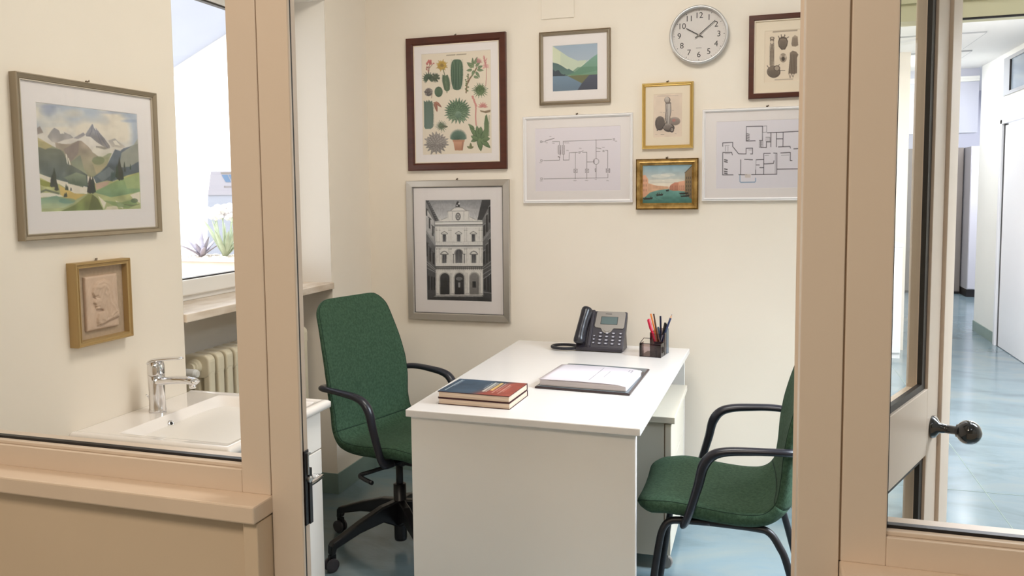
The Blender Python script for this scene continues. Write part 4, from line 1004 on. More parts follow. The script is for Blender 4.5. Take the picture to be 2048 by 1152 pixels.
A.poly([(290, 1112), (430, 1050), (560, 950), (600, 950), (660, 1000), (700, 1100)], (150, 154, 94), 1, (120, 134, 84), .15); A.poly([(600, 950), (650, 990), (705, 1100), (560, 1105)], (92, 98, 62), .7)
A.poly([(655, 965), (730, 1030), (710, 1090), (680, 1020)], (222, 214, 198)); A.poly([(820, 1010), (900, 1050), (890, 1090), (840, 1060)], (222, 214, 198)); A.poly([(960, 960), (1050, 930), (1056, 1040), (990, 1000)], (214, 206, 190)); A.poly([(740, 1070), (830, 1060), (850, 1098), (720, 1098)], (206, 198, 176))
A.poly([(700, 1010), (880, 1030), (1000, 1000), (1030, 1050), (940, 1090), (800, 1060)], (128, 148, 104), .8)
A.ell(1000, 1015, 34, 22, (96, 112, 88), .8); A.line([(905, 1052), (990, 1062), (1045, 1050)], 4, (96, 90, 76), .9)
def fir(x, yb, hgt, wd, c):
    A.poly([(x, yb - hgt), (x + wd * .35, yb - hgt * .55), (x + wd * .3, yb - hgt * .5), (x + wd * .5, yb - hgt * .1), (x, yb), (x - wd * .5, yb - hgt * .1), (x - wd * .3, yb - hgt * .5), (x - wd * .35, yb - hgt * .55)], c)
for (x, yb, hh, ww) in ((240, 880, 190, 58), (218, 880, 120, 40), (262, 915, 90, 44), (580, 945, 175, 62), (605, 945, 170, 60), (860, 825, 230, 52), (838, 800, 140, 40), (882, 820, 130, 40), (352, 910, 64, 22), (366, 912, 50, 18), (398, 915, 34, 18), (340, 975, 40, 26), (352, 975, 50, 24), (908, 700, 60, 16), (912, 740, 50, 16), (965, 720, 60, 14)):
    fir(x, yb, hh, ww, (58 + rng.randint(14), 68 + rng.randint(10), 64))
for i in range(9): fir(380 + i * 16, 850 + i * 4, 40 + 30 * rng.rand(), 18, (96, 108, 92))
for i in range(5): fir(782 + i * 8, 830 - i * 6, 80 + 30 * rng.rand(), 14, (76, 92, 92))
A.img *= (1 + .05 * n2 + .03 * n3)[..., None]
y0, y1, z0, z1 = 1.777, 2.331, 1.3275, 1.7855
k2 = 1.905 / 1.93 * 1.006
def yl(v): return v * k2
def zl(v): return H + (v - H) * k2
picture('wide champagne grey frame with a watercolour of snowy mountains and fir trees', (XL, (y0 + y1) / 2, z0), PI / 2, y1 - y0, z1 - z0, [(0.0015, -.025), (.003, -.0255), (.0045, -.024), (.0125, -.019), (.014, -.021), (.0165, -.015)], 'pewter', 'mount',
        (yl(1.863) - (y0 + y1) / 2, yl(2.2645) - (y0 + y1) / 2, zl(1.405) - z0, zl(1.713) - z0), A, depth=.026, mount_y=-.012,
        lip=[(.0160, -.018), (.0185, -.019), (.0185, -.012), (.0160, -.012)], lipmat='pewter_edge')

# ---------- 10. framed relief plaque
y0, y1, z0, z1 = 1.938, 2.165, 1.003, 1.253
w_, h_ = y1 - y0, z1 - z0
t = thing('framed_relief', 'dull gold box frame with a pale clay relief of a head in profile', 'relief', (XL, (y0 + y1) / 2, z0), PI / 2)
ring(MB(), w_, h_, [(0, 0), (0, -.030), (.0025, -.034), (.0055, -.034), (.008, -.030), (.0135, -.029), (.0145, -.031), (.0165, -.031), (.0175, -.012), (.0175, 0)]).build('frame', 'dull_gold', t)
MB().box(-w_ / 2 + .016, w_ / 2 - .016, -.012, -.009, .016, h_ - .016).build('backing', 'linen', t)
# relief plaque as a height field
px0, px1, pz0, pz1 = .050 - w_ / 2 - .003, -w_ / 2 + .178, .042, .205
nx, nz = 90, 120
def seg_d(X, Z, pts):
    d = np.full(X.shape, 9.)
    for (ax, az), (bx, bz_) in zip(pts[:-1], pts[1:]):
        L = (bx - ax) ** 2 + (bz_ - az) ** 2 + 1e-9
        tt = np.clip(((X - ax) * (bx - ax) + (Z - az) * (bz_ - az)) / L, 0, 1)
        d = np.minimum(d, np.hypot(X - ax - tt * (bx - ax), Z - az - tt * (bz_ - az)))
    return d
def inpoly(X, Z, q):
    ins = np.zeros(X.shape, bool); n = len(q)
    for i in range(n):
        ax, ay = q[i]; bx, by = q[(i + 1) % n]
        if ay == by: continue
        ins ^= ((ay > Z) != (by > Z)) & (X < (bx - ax) * (Z - ay) / (by - ay) + ax)
    return ins
U, V = np.meshgrid(np.linspace(0, 1, nx), np.linspace(0, 1, nz))      # V down
hf = np.zeros(U.shape)
prof_ = [(.18, .30), (.22, .20), (.36, .11), (.56, .08), (.74, .13), (.86, .26), (.88, .42), (.92, .60), (.98, .70), (.99, .83), (.30, .92), (.28, .80), (.34, .70), (.50, .66), (.46, .63), (.40, .62), (.30, .615), (.27, .60), (.29, .57), (.25, .55), (.28, .53), (.20, .485), (.27, .42), (.24, .37), (.22, .35)]
ins = inpoly(U, V, prof_); edge = seg_d(U * .8, V, [(x * .8, y) for x, y in prof_ + prof_[:1]])
hf += np.where(ins, .55 + .45 * np.clip(edge / .10, 0, 1) ** .6, 0) * .0085
cheek = np.exp(-(((U - .42) / .14) ** 2 + ((V - .46) / .13) ** 2)); hf += ins * cheek * .002
for pts, wd, am in (([(.28, .20), (.40, .22), (.52, .19), (.60, .25)], .03, .002), ([(.52, .24), (.50, .32), (.58, .38), (.64, .34)], .03, .002), ([(.30, .15), (.50, .12), (.70, .18)], .03, .0016), ([(.70, .22), (.76, .36), (.78, .50), (.90, .62)], .035, .002),
                    ([(.62, .28), (.66, .42), (.68, .52), (.82, .64), (.86, .74)], .03, .0018), ([(.24, .385), (.32, .375)], .018, -.0022), ([(.27, .40), (.34, .41)], .015, -.002), ([(.27, .575), (.35, .57)], .014, -.002), ([(.55, .52), (.56, .62), (.62, .74), (.60, .80)], .03, -.0022),
                    ([(.34, .72), (.32, .86), (.40, .90), (.62, .84), (.90, .76)], .025, .002), ([(.46, .70), (.42, .80), (.50, .84)], .025, .0018), ([(.40, .93), (.70, .87), (.95, .84)], .02, -.002), ([(.70, .78), (.86, .70), (.92, .74), (.80, .84), (.74, .80)], .02, .002), ([(.06, .25), (.10, .6), (.14, .9)], .05, .0012), ([(.93, .1), (.95, .4), (.97, .6)], .04, .0012), ([(.18, .7), (.16, .9)], .04, .0016)):
    hf += am * np.exp(-(seg_d(U, V, pts) / wd) ** 2)
g = rng.rand(12, 12)
hf += .0006 * np.interp((U * 11 + V * 7) % 1, [0, .5, 1], [0, 1, 0])
ed = np.minimum(np.minimum(U, 1 - U), np.minimum(V, 1 - V)); hf -= .003 * np.clip(1 - ed / .04, 0, 1) ** 2
verts = []; faces = []
for j_ in range(nz):
    for i_ in range(nx):
        verts.append((px0 + (px1 - px0) * U[j_, i_], -.022 - hf[j_, i_], pz1 - (pz1 - pz0) * V[j_, i_]))
for j_ in range(nz - 1):
    for i_ in range(nx - 1):
        a = j_ * nx + i_; faces.append((a, a + nx, a + nx + 1, a + 1))
b0 = len(verts)
rim = [i_ for i_ in range(nx)] + [j_ * nx + nx - 1 for j_ in range(1, nz)] + [(nz - 1) * nx + i_ for i_ in range(nx - 2, -1, -1)] + [j_ * nx for j_ in range(nz - 2, 0, -1)]
for r_ in rim: verts.append((verts[r_][0], -.0115, verts[r_][2]))
for k in range(len(rim)): faces.append((rim[k], rim[(k + 1) % len(rim)], b0 + (k + 1) % len(rim), b0 + k))
mb = MB(); mb.v = verts; mb.f = faces
tag(mb.build('plaque', 'terracotta', t, smooth=True), 'pale clay plaque carved with a head in profile')
hk = MB(); hk.tube([(-.004, -.003, h_ - .002), (-.003, -.006, h_ + .007), (.002, -.006, h_ + .007), (.003, -.003, h_)], .0016, 8); hk.build('hook', 'hook', t)

# ---------- clock
t = thing('wall_clock', 'round silver rimmed wall clock with white dial showing eight past ten', 'clock', (-.274 * K, YB, bz(2.135)))
MB().lathe([(.126, 0), (.129, -.006), (.130, -.026), (.128, -.033), (.123, -.036), (.118, -.034), (.1165, -.026), (.1160, -.010)], 72, (0, 0, 0), 'y', cap=False).build('rim', 'clock_rim', t, smooth=True)
dl = MB().lathe([(.117, -.006), (.117, -.010)], 64, (0, 0, 0), 'y').build('dial', 'clock_face', t)
for n_ in range(1, 13):
    a = math.radians(30 * n_)
    me = text_mesh(str(n_), 0.036)
    link('numeral', me, 'ink', t, loc=(.0865 * math.sin(a), -.0104, .0865 * math.cos(a) ), rot=(PI / 2, 0, 0))
    tk = MB(); tk.box(-.0012, .0012, -.0106, -.0100, .107, .1115)
    tk.build('tick', 'ink', t, rot=(0, a, 0))
mt_ = MB()
for n_ in range(60):
    if n_ % 5:
        a = math.radians(6 * n_); c_, s_ = math.cos(a), math.sin(a)
        mt_.add([(.1085 * s_ - .0004 * c_, -.0102, .1085 * c_ + .0004 * s_), (.1085 * s_ + .0004 * c_, -.0102, .1085 * c_ - .0004 * s_), (.111 * s_ + .0004 * c_, -.0102, .111 * c_ - .0004 * s_), (.111 * s_ - .0004 * c_, -.0102, .111 * c_ + .0004 * s_)], [(0, 1, 2, 3)])
mt_.build('minute_marks', 'ph_silver', t)['kind'] = 'stuff'
lg = MB()
for i in range(8): lg.box(-.012 + i * .003, -.0098 + i * .003, -.0103, -.0099, -.0575, -.0552)
lg.build('maker_mark', 'ink', t)
def hand(name, a, L, w1, y):
    q = MB().prism([(-w1, -.020), (w1, -.020), (w1 * .8, L), (-w1 * .8, L)], y, y - .0012)
    q.build(name, 'ink', t, rot=(0, math.radians(a), 0))
hand('hour_hand', 300.5, .064, .0022, -.014); hand('minute_hand', 50, .092, .0018, -.017)
MB().lathe([(.0045, -.010), (.0045, -.019)], 18, (0, 0, 0), 'y').build('hub', 'ph_silver', t)
link('pane', MB().lathe([(.1168, -.0290), (.1168, -.0292)], 48, (0, 0, 0), 'y').mesh(), 'pic_glass', t)

# cover plate
t = MB(); t.box(-.08, .08, -.006, 0, 0, .20)
o = t.build('cover_plate', 'wall', None, loc=(-.922 * K, YB, bz(2.2575)), bevel=.004)
tag(o, 'cream painted rectangular cover plate high on the back wall', 'cover plate')

# ================================================================== WASH BASIN
BX0, BX1, BY0, BY1, BZ = XL, -1.378, 1.915, 2.488, 0.752
t = thing('wash_basin', 'white ceramic wash basin with a rectangular bowl on the vanity unit', 'basin', (BX0, BY0, BZ))
bw, bl = BX1 - BX0, BY1 - BY0
nx, ny = 150, 84
bx0, bx1, by0, by1 = .140, bw - .032, .045, bl - .042      # bowl rim
xs = np.unique(np.concatenate([np.linspace(0, bw, nx), [bx0, bx1]])); ys = np.unique(np.concatenate([np.linspace(0, bl, ny), [by0, by1]]))
X, Y = np.meshgrid(xs, ys)
def sst(v): v = np.clip(v, 0, 1); return v * v * (3 - 2 * v)
dxa = (X - bx0) / .085; dxb = (bx1 - X) / .10; dya = (Y - by0) / .13; dyb = (by1 - Y) / .16
a_, b_, c_, d_ = [np.clip(q, 0, 1) for q in (dxa, dxb, dya, dyb)]
f_ = lambda q: 1 - (1 - q) ** 2.2
dep = f_(a_) * f_(b_) * f_(c_) * f_(d_)
Z = -.105 * dep
ed = np.minimum(np.minimum(bw - X, bl - Y), Y)                 # raised soft lip at the three free edges
Z += -.006 * np.clip(1 - ed / .008, 0, 1) ** 2
Z += .0025 * np.exp(-((ed - .016) / .008) ** 2)
verts = [(X[j_, i_], Y[j_, i_], Z[j_, i_]) for j_ in range(len(ys)) for i_ in range(len(xs))]
nxx, nyy = len(xs), len(ys); faces = []
for j_ in range(nyy - 1):
    for i_ in range(nxx - 1):
        q = j_ * nxx + i_; faces.append((q, q + 1, q + nxx + 1, q + nxx))
rim = [i_ for i_ in range(nxx)] + [j_ * nxx + nxx - 1 for j_ in range(1, nyy)] + [(nyy - 1) * nxx + i_ for i_ in range(nxx - 2, -1, -1)] + [j_ * nxx for j_ in range(nyy - 2, 0, -1)]
b0 = len(verts)
for r_ in rim:
    x, y, z = verts[r_]; verts.append((x, y, -.024))
for r_ in rim:
    x, y, z = verts[r_]; cx_, cy_ = min(max(x, 0), bw - .012), min(max(y, .012), bl - .012); verts.append((cx_, cy_, -.030))
L_ = len(rim)
for k in range(L_):
    faces.append((rim[k], b0 + k, b0 + (k + 1) % L_, rim[(k + 1) % L_])); faces.append((b0 + k, b0 + L_ + k, b0 + L_ + (k + 1) % L_, b0 + (k + 1) % L_))
mb = MB(); mb.v = verts; mb.f = faces; mb.build('basin', 'ceramic', t, smooth=True)
ox_, oy_ = .1515, .258
zf = lambda v: -.105 * float(f_(np.clip((v - bx0) / .085, 0, 1)) * f_(np.clip((by1 - oy_) / .16, 0, 1)))
oz = zf(ox_); sl_o = (zf(ox_ + .006) - zf(ox_ - .006)) / .012
on = Vector((-sl_o, 0, 1)).normalized(); oq = on.to_track_quat('Z', 'Y').to_euler()
oo = MB().lathe([(.0062, .0024), (.0080, .0036), (.0105, .0024), (.0118, -.001)], 28, cap=False).build('overflow_ring', 'chrome', t, smooth=True, loc=Vector((ox_, oy_, oz)) + on * .002, rot=oq)
MB().lathe([(.0066, 0), (.0066, .0015)], 20).build('overflow_hole', 'dark', t, loc=Vector((ox_, oy_, oz)) + on * .0022, rot=oq)
MB().lathe([(.022, -.0), (.022, .002), (.015, .005)], 24, (.26, .28, -.104)).build('drain', 'chrome', t, smooth=True)

# faucet
t = thing('basin_faucet', 'chrome single lever faucet on the white wash basin', 'faucet', (-1.852, 2.205, BZ + .0))
b = MB()
pts = [(0, 0, .0), (0, 0, .03), (0, 0, .08), (0, 0, .112)]
b.lathe([(.0275, 0), (.0275, .004), (.0258, .012), (.0248, .05), (.0252, .09), (.0265, .118)], 36)
b.build('body', 'chrome', t, smooth=True)
sp_ = MB(); sp_.tube(smooth_path([(0.0, 0, .098), (.03, 0, .101), (.08, 0, .107), (.125, 0, .108), (.150, 0, .104), (.156, 0, .101)], 6), [.0225] * 7 + [.0215] * 6 + [.0205] * 6 + [.019] * 5 + [.017] * 4 + [.012, .009, .004], 20, flat=.60)
sp_.build('spout', 'chrome', t, smooth=True)
MB().lathe([(.011, .096), (.011, .084), (.009, .083)], 24, (.138, 0, 0)).build('aerator', 'chrome', t, smooth=True)
ca = MB().lathe([(.0262, .120), (.0270, .124), (.0268, .148), (.0240, .160), (.014, .166)], 36); ca.build('cartridge_cap', 'chrome', t, smooth=True)
lv = MB(); lv.tube(smooth_path([(-.020, 0, .150), (-.010, 0, .163), (.02, 0, .170), (.07, 0, .176), (.105, 0, .178)], 6), [.012, .017, .021, .023, .024, .024, .023, .022, .021, .020, .019, .018, .018, .017, .017, .016, .016, .015, .015, .014, .014, .013, .012, .010, .005], 18, flat=.36)
lv.build('lever', 'chrome', t, smooth=True)
MB().lathe([(.004, .0225), (.004, .0245)], 12, (0, 0, .140), 'x').build('index_dot', 'dark', t)
MB().tube([(-.02, -.004, .02), (-.026, -.012, .05), (-.03, -.016, .056)], .0025, 8).build('popup_rod', 'chrome', t, smooth=True)

# vanity
t = thing('vanity_cabinet', 'white vanity cabinet with flat fronts under the wash basin', 'cabinet', (XL + .004, 1.935, 0))
VW, VL = -1.405 - XL - .004, 2.462 - 1.935
c = MB(); c.box(0, VW - .018, 0, VL, .09, BZ - .031); c.box(.02, VW - .05, .01, VL - .01, 0, .09); c.build('body', 'white_lam', t, bevel=.0015)
MB().box(VW - .016, VW + .002, .002, VL - .002, .592, BZ - .033).build('drawer_front', 'white_lam', t, bevel=.002)
d = MB().box(VW - .016, VW + .002, .002, VL - .002, .092, .588).build('door', 'white_lam', t, bevel=.002)
hd = MB(); hd.tube(smooth_path([(VW + .002, .330, .510), (VW + .020, .334, .512), (VW + .028, .37, .512), (VW + .032, .43, .513), (VW + .028, .478, .514)], 6), [.007] * 25, 10, flat=1.2, up=(0, 0, 1))
hd.box(VW + .001, VW + .028, .455, .470, .506, .522)
hd.build('handle', 'chrome', d, smooth=True)
g_ = MB().box(VW - .014, VW - .004, .004, VL - .004, .586, .594).build('front_gap', 'groove', t)

# ================================================================== RADIATOR
t = thing('column_radiator', 'ivory column radiator in the niche under the window sill', 'radiator', (-2.065, 2.70, 0.0))
def section_mesh():
    mb = MB(); hw, th = .062, .021
    # rounded top and bottom headers + three columns (hollow between)
    def rr(x0, x1, z0, z1, r0):
        pts = []
        for (cx_, cz_, a0) in ((x1 - r0, z1 - r0, 0), (x0 + r0, z1 - r0, PI / 2), (x0 + r0, z0 + r0, PI), (x1 - r0, z0 + r0, 3 * PI / 2)):
            for k in range(6): a = a0 + k * PI / 10; pts.append((cx_ + r0 * math.cos(a), cz_ + r0 * math.sin(a)))
        return pts
    mb.prism(rr(-hw, hw, .745, .835, .026), -th, th, 'y'); mb.prism(rr(-hw, hw, .12, .20, .026), -th, th, 'y')
    for x in (-.046, 0, .046): mb.prism(rr(x - .0155, x + .0155, .16, .79, .008), -th * .86, th * .86, 'y')
    return mb.mesh()
sm_ = section_mesh()
for k in range(13):
    o = link('section', sm_, 'radiator', t, loc=(0, k * .058, 0), bevel=.009, seg=3)
bs = MB(); bs.lathe([(.030, 0), (.030, -.012), (.024, -.016), (.024, -.022), (.017, -.025), (.017, -.035)], 28, (.0, -.020, .79), 'y'); bs.build('valve_boss', 'radiator', t, smooth=False)
for zz in (.79, .16): MB().lathe([(.012, -.02), (.012, .72)], 16, (0, 0, zz), 'y').build('pipe', 'radiator', t)
vh = MB(); vh.lathe([(.0145, -.058), (.0165, -.052), (.0175, -.02), (.0175, .03), (.015, .036), (.013, .040)], 28, (.0, -.062, .772), 'x'); vh.build('valve_head', 'upvc', t, smooth=False)
MB().lathe([(.011, .0395), (.011, .0415)], 16, (0, -.062, .772), 'x').build('valve_cap', 'reveal', t)
for bb in ((-.105, -.05, .15, .17, .68, .72), (-.105, -.05, .55, .57, .68, .72)): MB().box(*bb).build('bracket', 'radiator', t)
for bb in ((-.02, .02, 0, .02, 0, .13), (-.02, .02, .68, .70, 0, .13)): MB().box(*bb).build('foot', 'radiator', t)

# ================================================================== DESK
t = thing('office_desk', 'white laminate desk standing against the back wall between two green chairs', 'desk', (-0.708, 3.18, 0))
DX0, DX1, DY0, DY1 = -1.114 + .708, -.318 + .708, 2.503 - 3.18, 3.868 - 3.18
# slab corners as measured
v = [(-1.115 + .708, 2.512 - 3.18), (-.337 + .708, 2.493 - 3.18), (-.299 + .708, 3.845 - 3.18), (-1.111 + .708, 3.869 - 3.18)]
MB().prism(v, .7055, .73, 'z').build('desk_top', 'desk_top', t, bevel=.003)
MB().box(-1.101 + .708, -.357 + .708, 2.526 - 3.18, 2.551 - 3.18, 0, .7055).build('side_panel', 'white_lam', t, bevel=.001)
MB().box(-1.09 + .708, -.318 + .708, 3.80 - 3.18, 3.825 - 3.18, 0, .7055).build('side_panel', 'white_lam', t, bevel=.001)
MB().box(-1.09 + .708, -1.072 + .708, 2.551 - 3.18, 3.80 - 3.18, .30, .7055).build('modesty_panel', 'white_lam', t)
MB().box(-.3586 + .708, -.3556 + .708, 2.527 - 3.18, 2.550 - 3.18, 0, .705).build('edge_band', 'mount', t)
# mobile pedestal
t = thing('drawer_pedestal', 'low white drawer pedestal on casters tucked under the desk', 'drawer unit', (-.55, 3.138, 0))
MB().box(-.50 + .28, .254, 0, .55, .572, .597).build('top', 'pedestal', t, bevel=.002)
b = MB(); b.box(-.20, .215, .004, .545, .055, .572); b.build('body', 'pedestal', t)
for (z0, z1) in ((.06, .225), (.229, .395), (.399, .568)):
    d = MB().box(.2175, .240, .004, .545, z0, z1).build('drawer_front', 'pedestal', t, bevel=.0015)
MB().box(.214, .2176, .004, .545, .055, .572).build('front_gap', 'groove', t)
for (x, y) in ((-.17, .04), (.22, .03), (.22, .50), (-.17, .50)):
    cz = MB(); cz.lathe([(.022, -.009), (.026, -.006), (.026, .006), (.022, .009)], 20, (x, y, .026), 'y'); cz.box(x - .01, x + .01, y - .012, y + .012, .03, .055); cz.build('caster', 'ph_silver', t)

# ================================================================== CHAIRS
def shell(parent, dz=0.0):
    # centre line (x forward, z up), front of seat -> top of back
    cl = smooth_path([(.240, 0, .430), (.222, 0, .440), (.18, 0, .448), (.12, 0, .452), (.02, 0, .440), (-.09, 0, .432), (-.155, 0, .445), (-.198, 0, .49), (-.212, 0, .56), (-.220, 0, .66), (-.242, 0, .78), (-.276, 0, .90), (-.300, 0, .965), (-.312, 0, 1.0)], 6)
    cl = [p + Vector((0, 0, dz)) for p in cl]
    # finer rings towards the rounded top
    e0, e1 = cl[-7], cl[-1]; cl = cl[:-7] + [e0.lerp(e1, u) for u in (0, .12, .24, .36, .47, .57, .66, .74, .81, .87, .92, .96, .985, 1)]
    n = len(cl); s_ = np.zeros(n)
    for i in range(1, n): s_[i] = s_[i - 1] + (cl[i] - cl[i - 1]).length
    T = s_ / s_[-1]
    wk = np.array([(0, .205), (.04, .232), (.12, .246), (.30, .243), (.40, .240), (.47, .230), (.54, .226), (.62, .235), (.70, .236), (.80, .227), (.90, .212), (1, .198)])
    th = np.array([(0, .030), (.005, .046), (.014, .060), (.03, .068), (.06, .072), (.15, .072), (.35, .066), (.46, .056), (.6, .048), (.8, .042), (.95, .036), (1, .022)])
    hw = np.interp(T, wk[:, 0], wk[:, 1]); tt = np.interp(T, th[:, 0], th[:, 1])
    # round the top corners and the front corners
    L = s_[-1]
    for i in range(n):
        d = L - s_[i]; r0 = .075
        if d < r0: hw[i] -= r0 - math.sqrt(max(0, r0 ** 2 - (r0 - d) ** 2)) * 1.0
        d = s_[i]; r0 = .05
        if d < r0: hw[i] -= (r0 - math.sqrt(max(0, r0 ** 2 - (r0 - d) ** 2))) * .8
    # extra rings near the ends for a round outline
    N = 40; rings = []; front = []
    for i in range(n):
        tg = (cl[min(i + 1, n - 1)] - cl[max(i - 1, 0)]).normalized()
        nm = Vector((-tg.z, 0, tg.x))                # towards the sitter?
        if nm.dot(Vector((1, 0, 1))) < 0: nm = -nm
        cv = float(np.interp(T[i], [.25, .5, .7, 1], [.016, .028, .028, .004]))               # dishing across the width
        rg = []
        for k in range(N):
            a = 2 * PI * k / N; ca, sa_ = math.cos(a), math.sin(a)
            lat = hw[i] * math.copysign(abs(ca) ** .55, ca); off = tt[i] / 2 * math.copysign(abs(sa_) ** .6, sa_)
            u = lat / max(hw[i], 1e-4)
            off += cv * (abs(u) ** 2.5 - .4)
            rg.append(cl[i] + nm * off + Vector((0, lat, 0)))
        rings.append(rg)
    v = [p for rg in rings for p in rg]; f = []
    for i in range(n - 1):
        for k in range(N): f.append((i * N + k, i * N + (k + 1) % N, (i + 1) * N + (k + 1) % N, (i + 1) * N + k))
    f.append(tuple(range(N))[::-1]); f.append(tuple((n - 1) * N + k for k in range(N)))
    isplit = int(np.argmin(abs(T - .455)))
    mb = MB(); mb.add(v, f)
    def part(i0, i1, name):
        q = MB(); vv = [p for rg in rings[i0:i1 + 1] for p in rg]; ff = []
        m__ = i1 - i0
        for i in range(m__):
            for k in range(N): ff.append((i * N + k, i * N + (k + 1) % N, (i + 1) * N + (k + 1) % N, (i + 1) * N + k))
        ff.append(tuple(range(N))[::-1]); ff.append(tuple(m__ * N + k for k in range(N)))
        q.add(vv, ff); return q.build(name, 'fabric', parent, smooth=True)
    seat = part(0, isplit, 'seat'); backr = part(isplit, n - 1, 'backrest')
    kf = 2; 
    for (i0, i1, pa) in ((2, isplit, seat), (isplit, n - 4, backr)):
        for kk_ in (kf, N // 2 - kf):
            MB().tube([rings[i][kk_] for i in range(i0, i1 + 1)], .0013, 6).build('piping', 'seam', pa)
    # stitched crease between seat and back
    sm3 = MB(); sm3.tube([rings[isplit][k] + Vector((.0005, 0, .0005)) for k in range(kf, N // 2 - kf + 1)], .0014, 6); sm3.build('crease_seam', 'seam', seat)
    return rings

def arm(parent, side, dz=0.0):
    s1 = side
    p = smooth_path([(-.246, s1 * .165, .655), (-.244, s1 * .200, .660), (-.232, s1 * .236, .665), (-.204, s1 * .260, .669), (-.160, s1 * .268, .670), (-.10, s1 * .268, .667), (-.03, s1 * .266, .660), (.012, s1 * .264, .644), (.038, s1 * .262, .608), (.052, s1 * .260, .550), (.072, s1 * .258, .480), (.088, s1 * .256, .432), (.096, s1 * .244, .414), (.094, s1 * .200, .410)], 6)
    p = [q + Vector((0, 0, dz)) for q in p]
    n = len(p); rr = [.0175] * n; ff = [.74] * n
    for i in range(n):
        t = i / n
        rr[i] = .0165 + .003 * max(0, 1 - abs(t - .58) / .25)
        ff[i] = .70 + .16 * max(0, 1 - abs(t - .60) / .25)
    MB().tube(p, rr, 14, flat=ff).build('armrest', 'arm', parent, smooth=True)

# --- swivel chair
ch = thing('swivel_chair', 'green fabric office chair on casters with black armrests, left of the desk', 'chair', (-1.348, 3.056, 0), math.radians(-17))
DZ = .018
shell(ch, DZ)
arm(ch, -1, DZ); arm(ch, 1, DZ)
kx, ky = -.034, -.016                           # column position under the seat
m_ = MB(); m_.box(-.13, .11, -.11, .11, .388, .418); m_.box(-.10, .03, -.07, .07, .362, .39)
m_.build('mechanism', 'black_metal', ch, bevel=.006)
MB().tube([(.075, -.22, .416), (.075, .22, .416)], .012, 8).build('cross_bar', 'black_metal', ch)
MB().tube(smooth_path([(.04, -.10, .392), (-.01, -.20, .376), (-.035, -.240, .368), (-.015, -.250, .362), (.045, -.262, .358)], 5), .0085, 8).build('height_lever', 'black_plastic', ch, smooth=True)
MB().lathe([(.0145, .2), (.0145, .39)], 20, (kx, ky, 0)).build('gas_column', 'black_metal', ch, smooth=True)
MB().lathe([(.024, .035), (.026, .045), (.026, .268), (.018, .270)], 24, (kx, ky, 0)).build('column_sleeve', 'black_plastic', ch, smooth=True)
for k in range(5):
    a = math.radians(167 + 72 * k + 17)
    lg_ = MB(); L = .330
    prf = [(.015, .205), (.09, .196), (.20, .160), (.29, .124), (.320, .114), (.330, .102), (.332, .066), (.313, .066), (.307, .088), (.20, .118), (.09, .132), (.03, .100), (.015, .10)]
    lg_.prism(prf, -.017, .017, 'y')
    o = lg_.build('leg', 'black_plastic', ch, rot=(0, 0, a), loc=(kx, ky, 0), bevel=.006)
    for yy in (-.012, .012):
        MB().lathe([(.018, yy - .006), (.026, yy - .004), (.026, yy + .004), (.018, yy + .006)], 22, (L - .005, 0, .027), 'y').build('caster', 'caster', o)
    fk = MB(); fk.box(L - .024, L + .006, -.0055, .0055, .018, .066); fk.build('caster_fork', 'black_plastic', o)

# --- visitor chair
ch2 = thing('visitor_chair', 'green fabric chair on black tube legs with black armrests, right of the desk', 'chair', (-.118, 2.825, 0), math.radians(180))
shell(ch2)
arm(ch2, -1); arm(ch2, 1)
MB().box(-.12, .13, -.16, .16, .408, .414).build('seat_plate', 'black_metal', ch2)
for sd in (-1, 1):
    MB().tube(smooth_path([(.02, sd * .19, .407), (.11, sd * .20, .408), (.145, sd * .205, .402), (.165, sd * .210, .375), (.177, sd * .214, .320), (.198, sd * .224, .17), (.222, sd * .236, .004)], 6), .0115, 12).build('leg', 'black_metal', ch2, smooth=True)
    MB().tube(smooth_path([(.02, sd * .19, .407), (-.11, sd * .20, .408), (-.155, sd * .205, .400), (-.185, sd * .210, .360), (-.207, sd * .214, .310), (-.250, sd * .224, .15), (-.288, sd * .236, .004)], 6), .0115, 12).build('leg', 'black_metal', ch2, smooth=True)

# ================================================================== ON THE DESK
ZD = .73
def book(label, pos, rz, z, w_, d_, h_, cover_art=None):
    t = thing('hardback_book', label, 'book', (pos[0], pos[1], z), rz)
    ct = .0022
    MB().box(.003, w_ - .002, .003, d_ - .004, ct, h_ - ct).build('page_block', 'pages', t)
    b = MB(); b.box(0, w_, 0, d_, 0, ct); b.box(0, w_, 0, d_, h_ - ct, h_); b.box(0, w_, d_ - .003, d_, 0, h_)
    c = b.build('cover', 'book_cloth', t, bevel=.0006)
    if cover_art is not None:
        me = cover_art.mesh(w_, d_, 1.0)
        link('cover_print', me, 'print', c, loc=(w_ / 2, 0, h_ + .0004), rot=(-PI / 2, 0, 0))
        # print mesh lies in x/z: rotate so that z -> y and face up
    return t
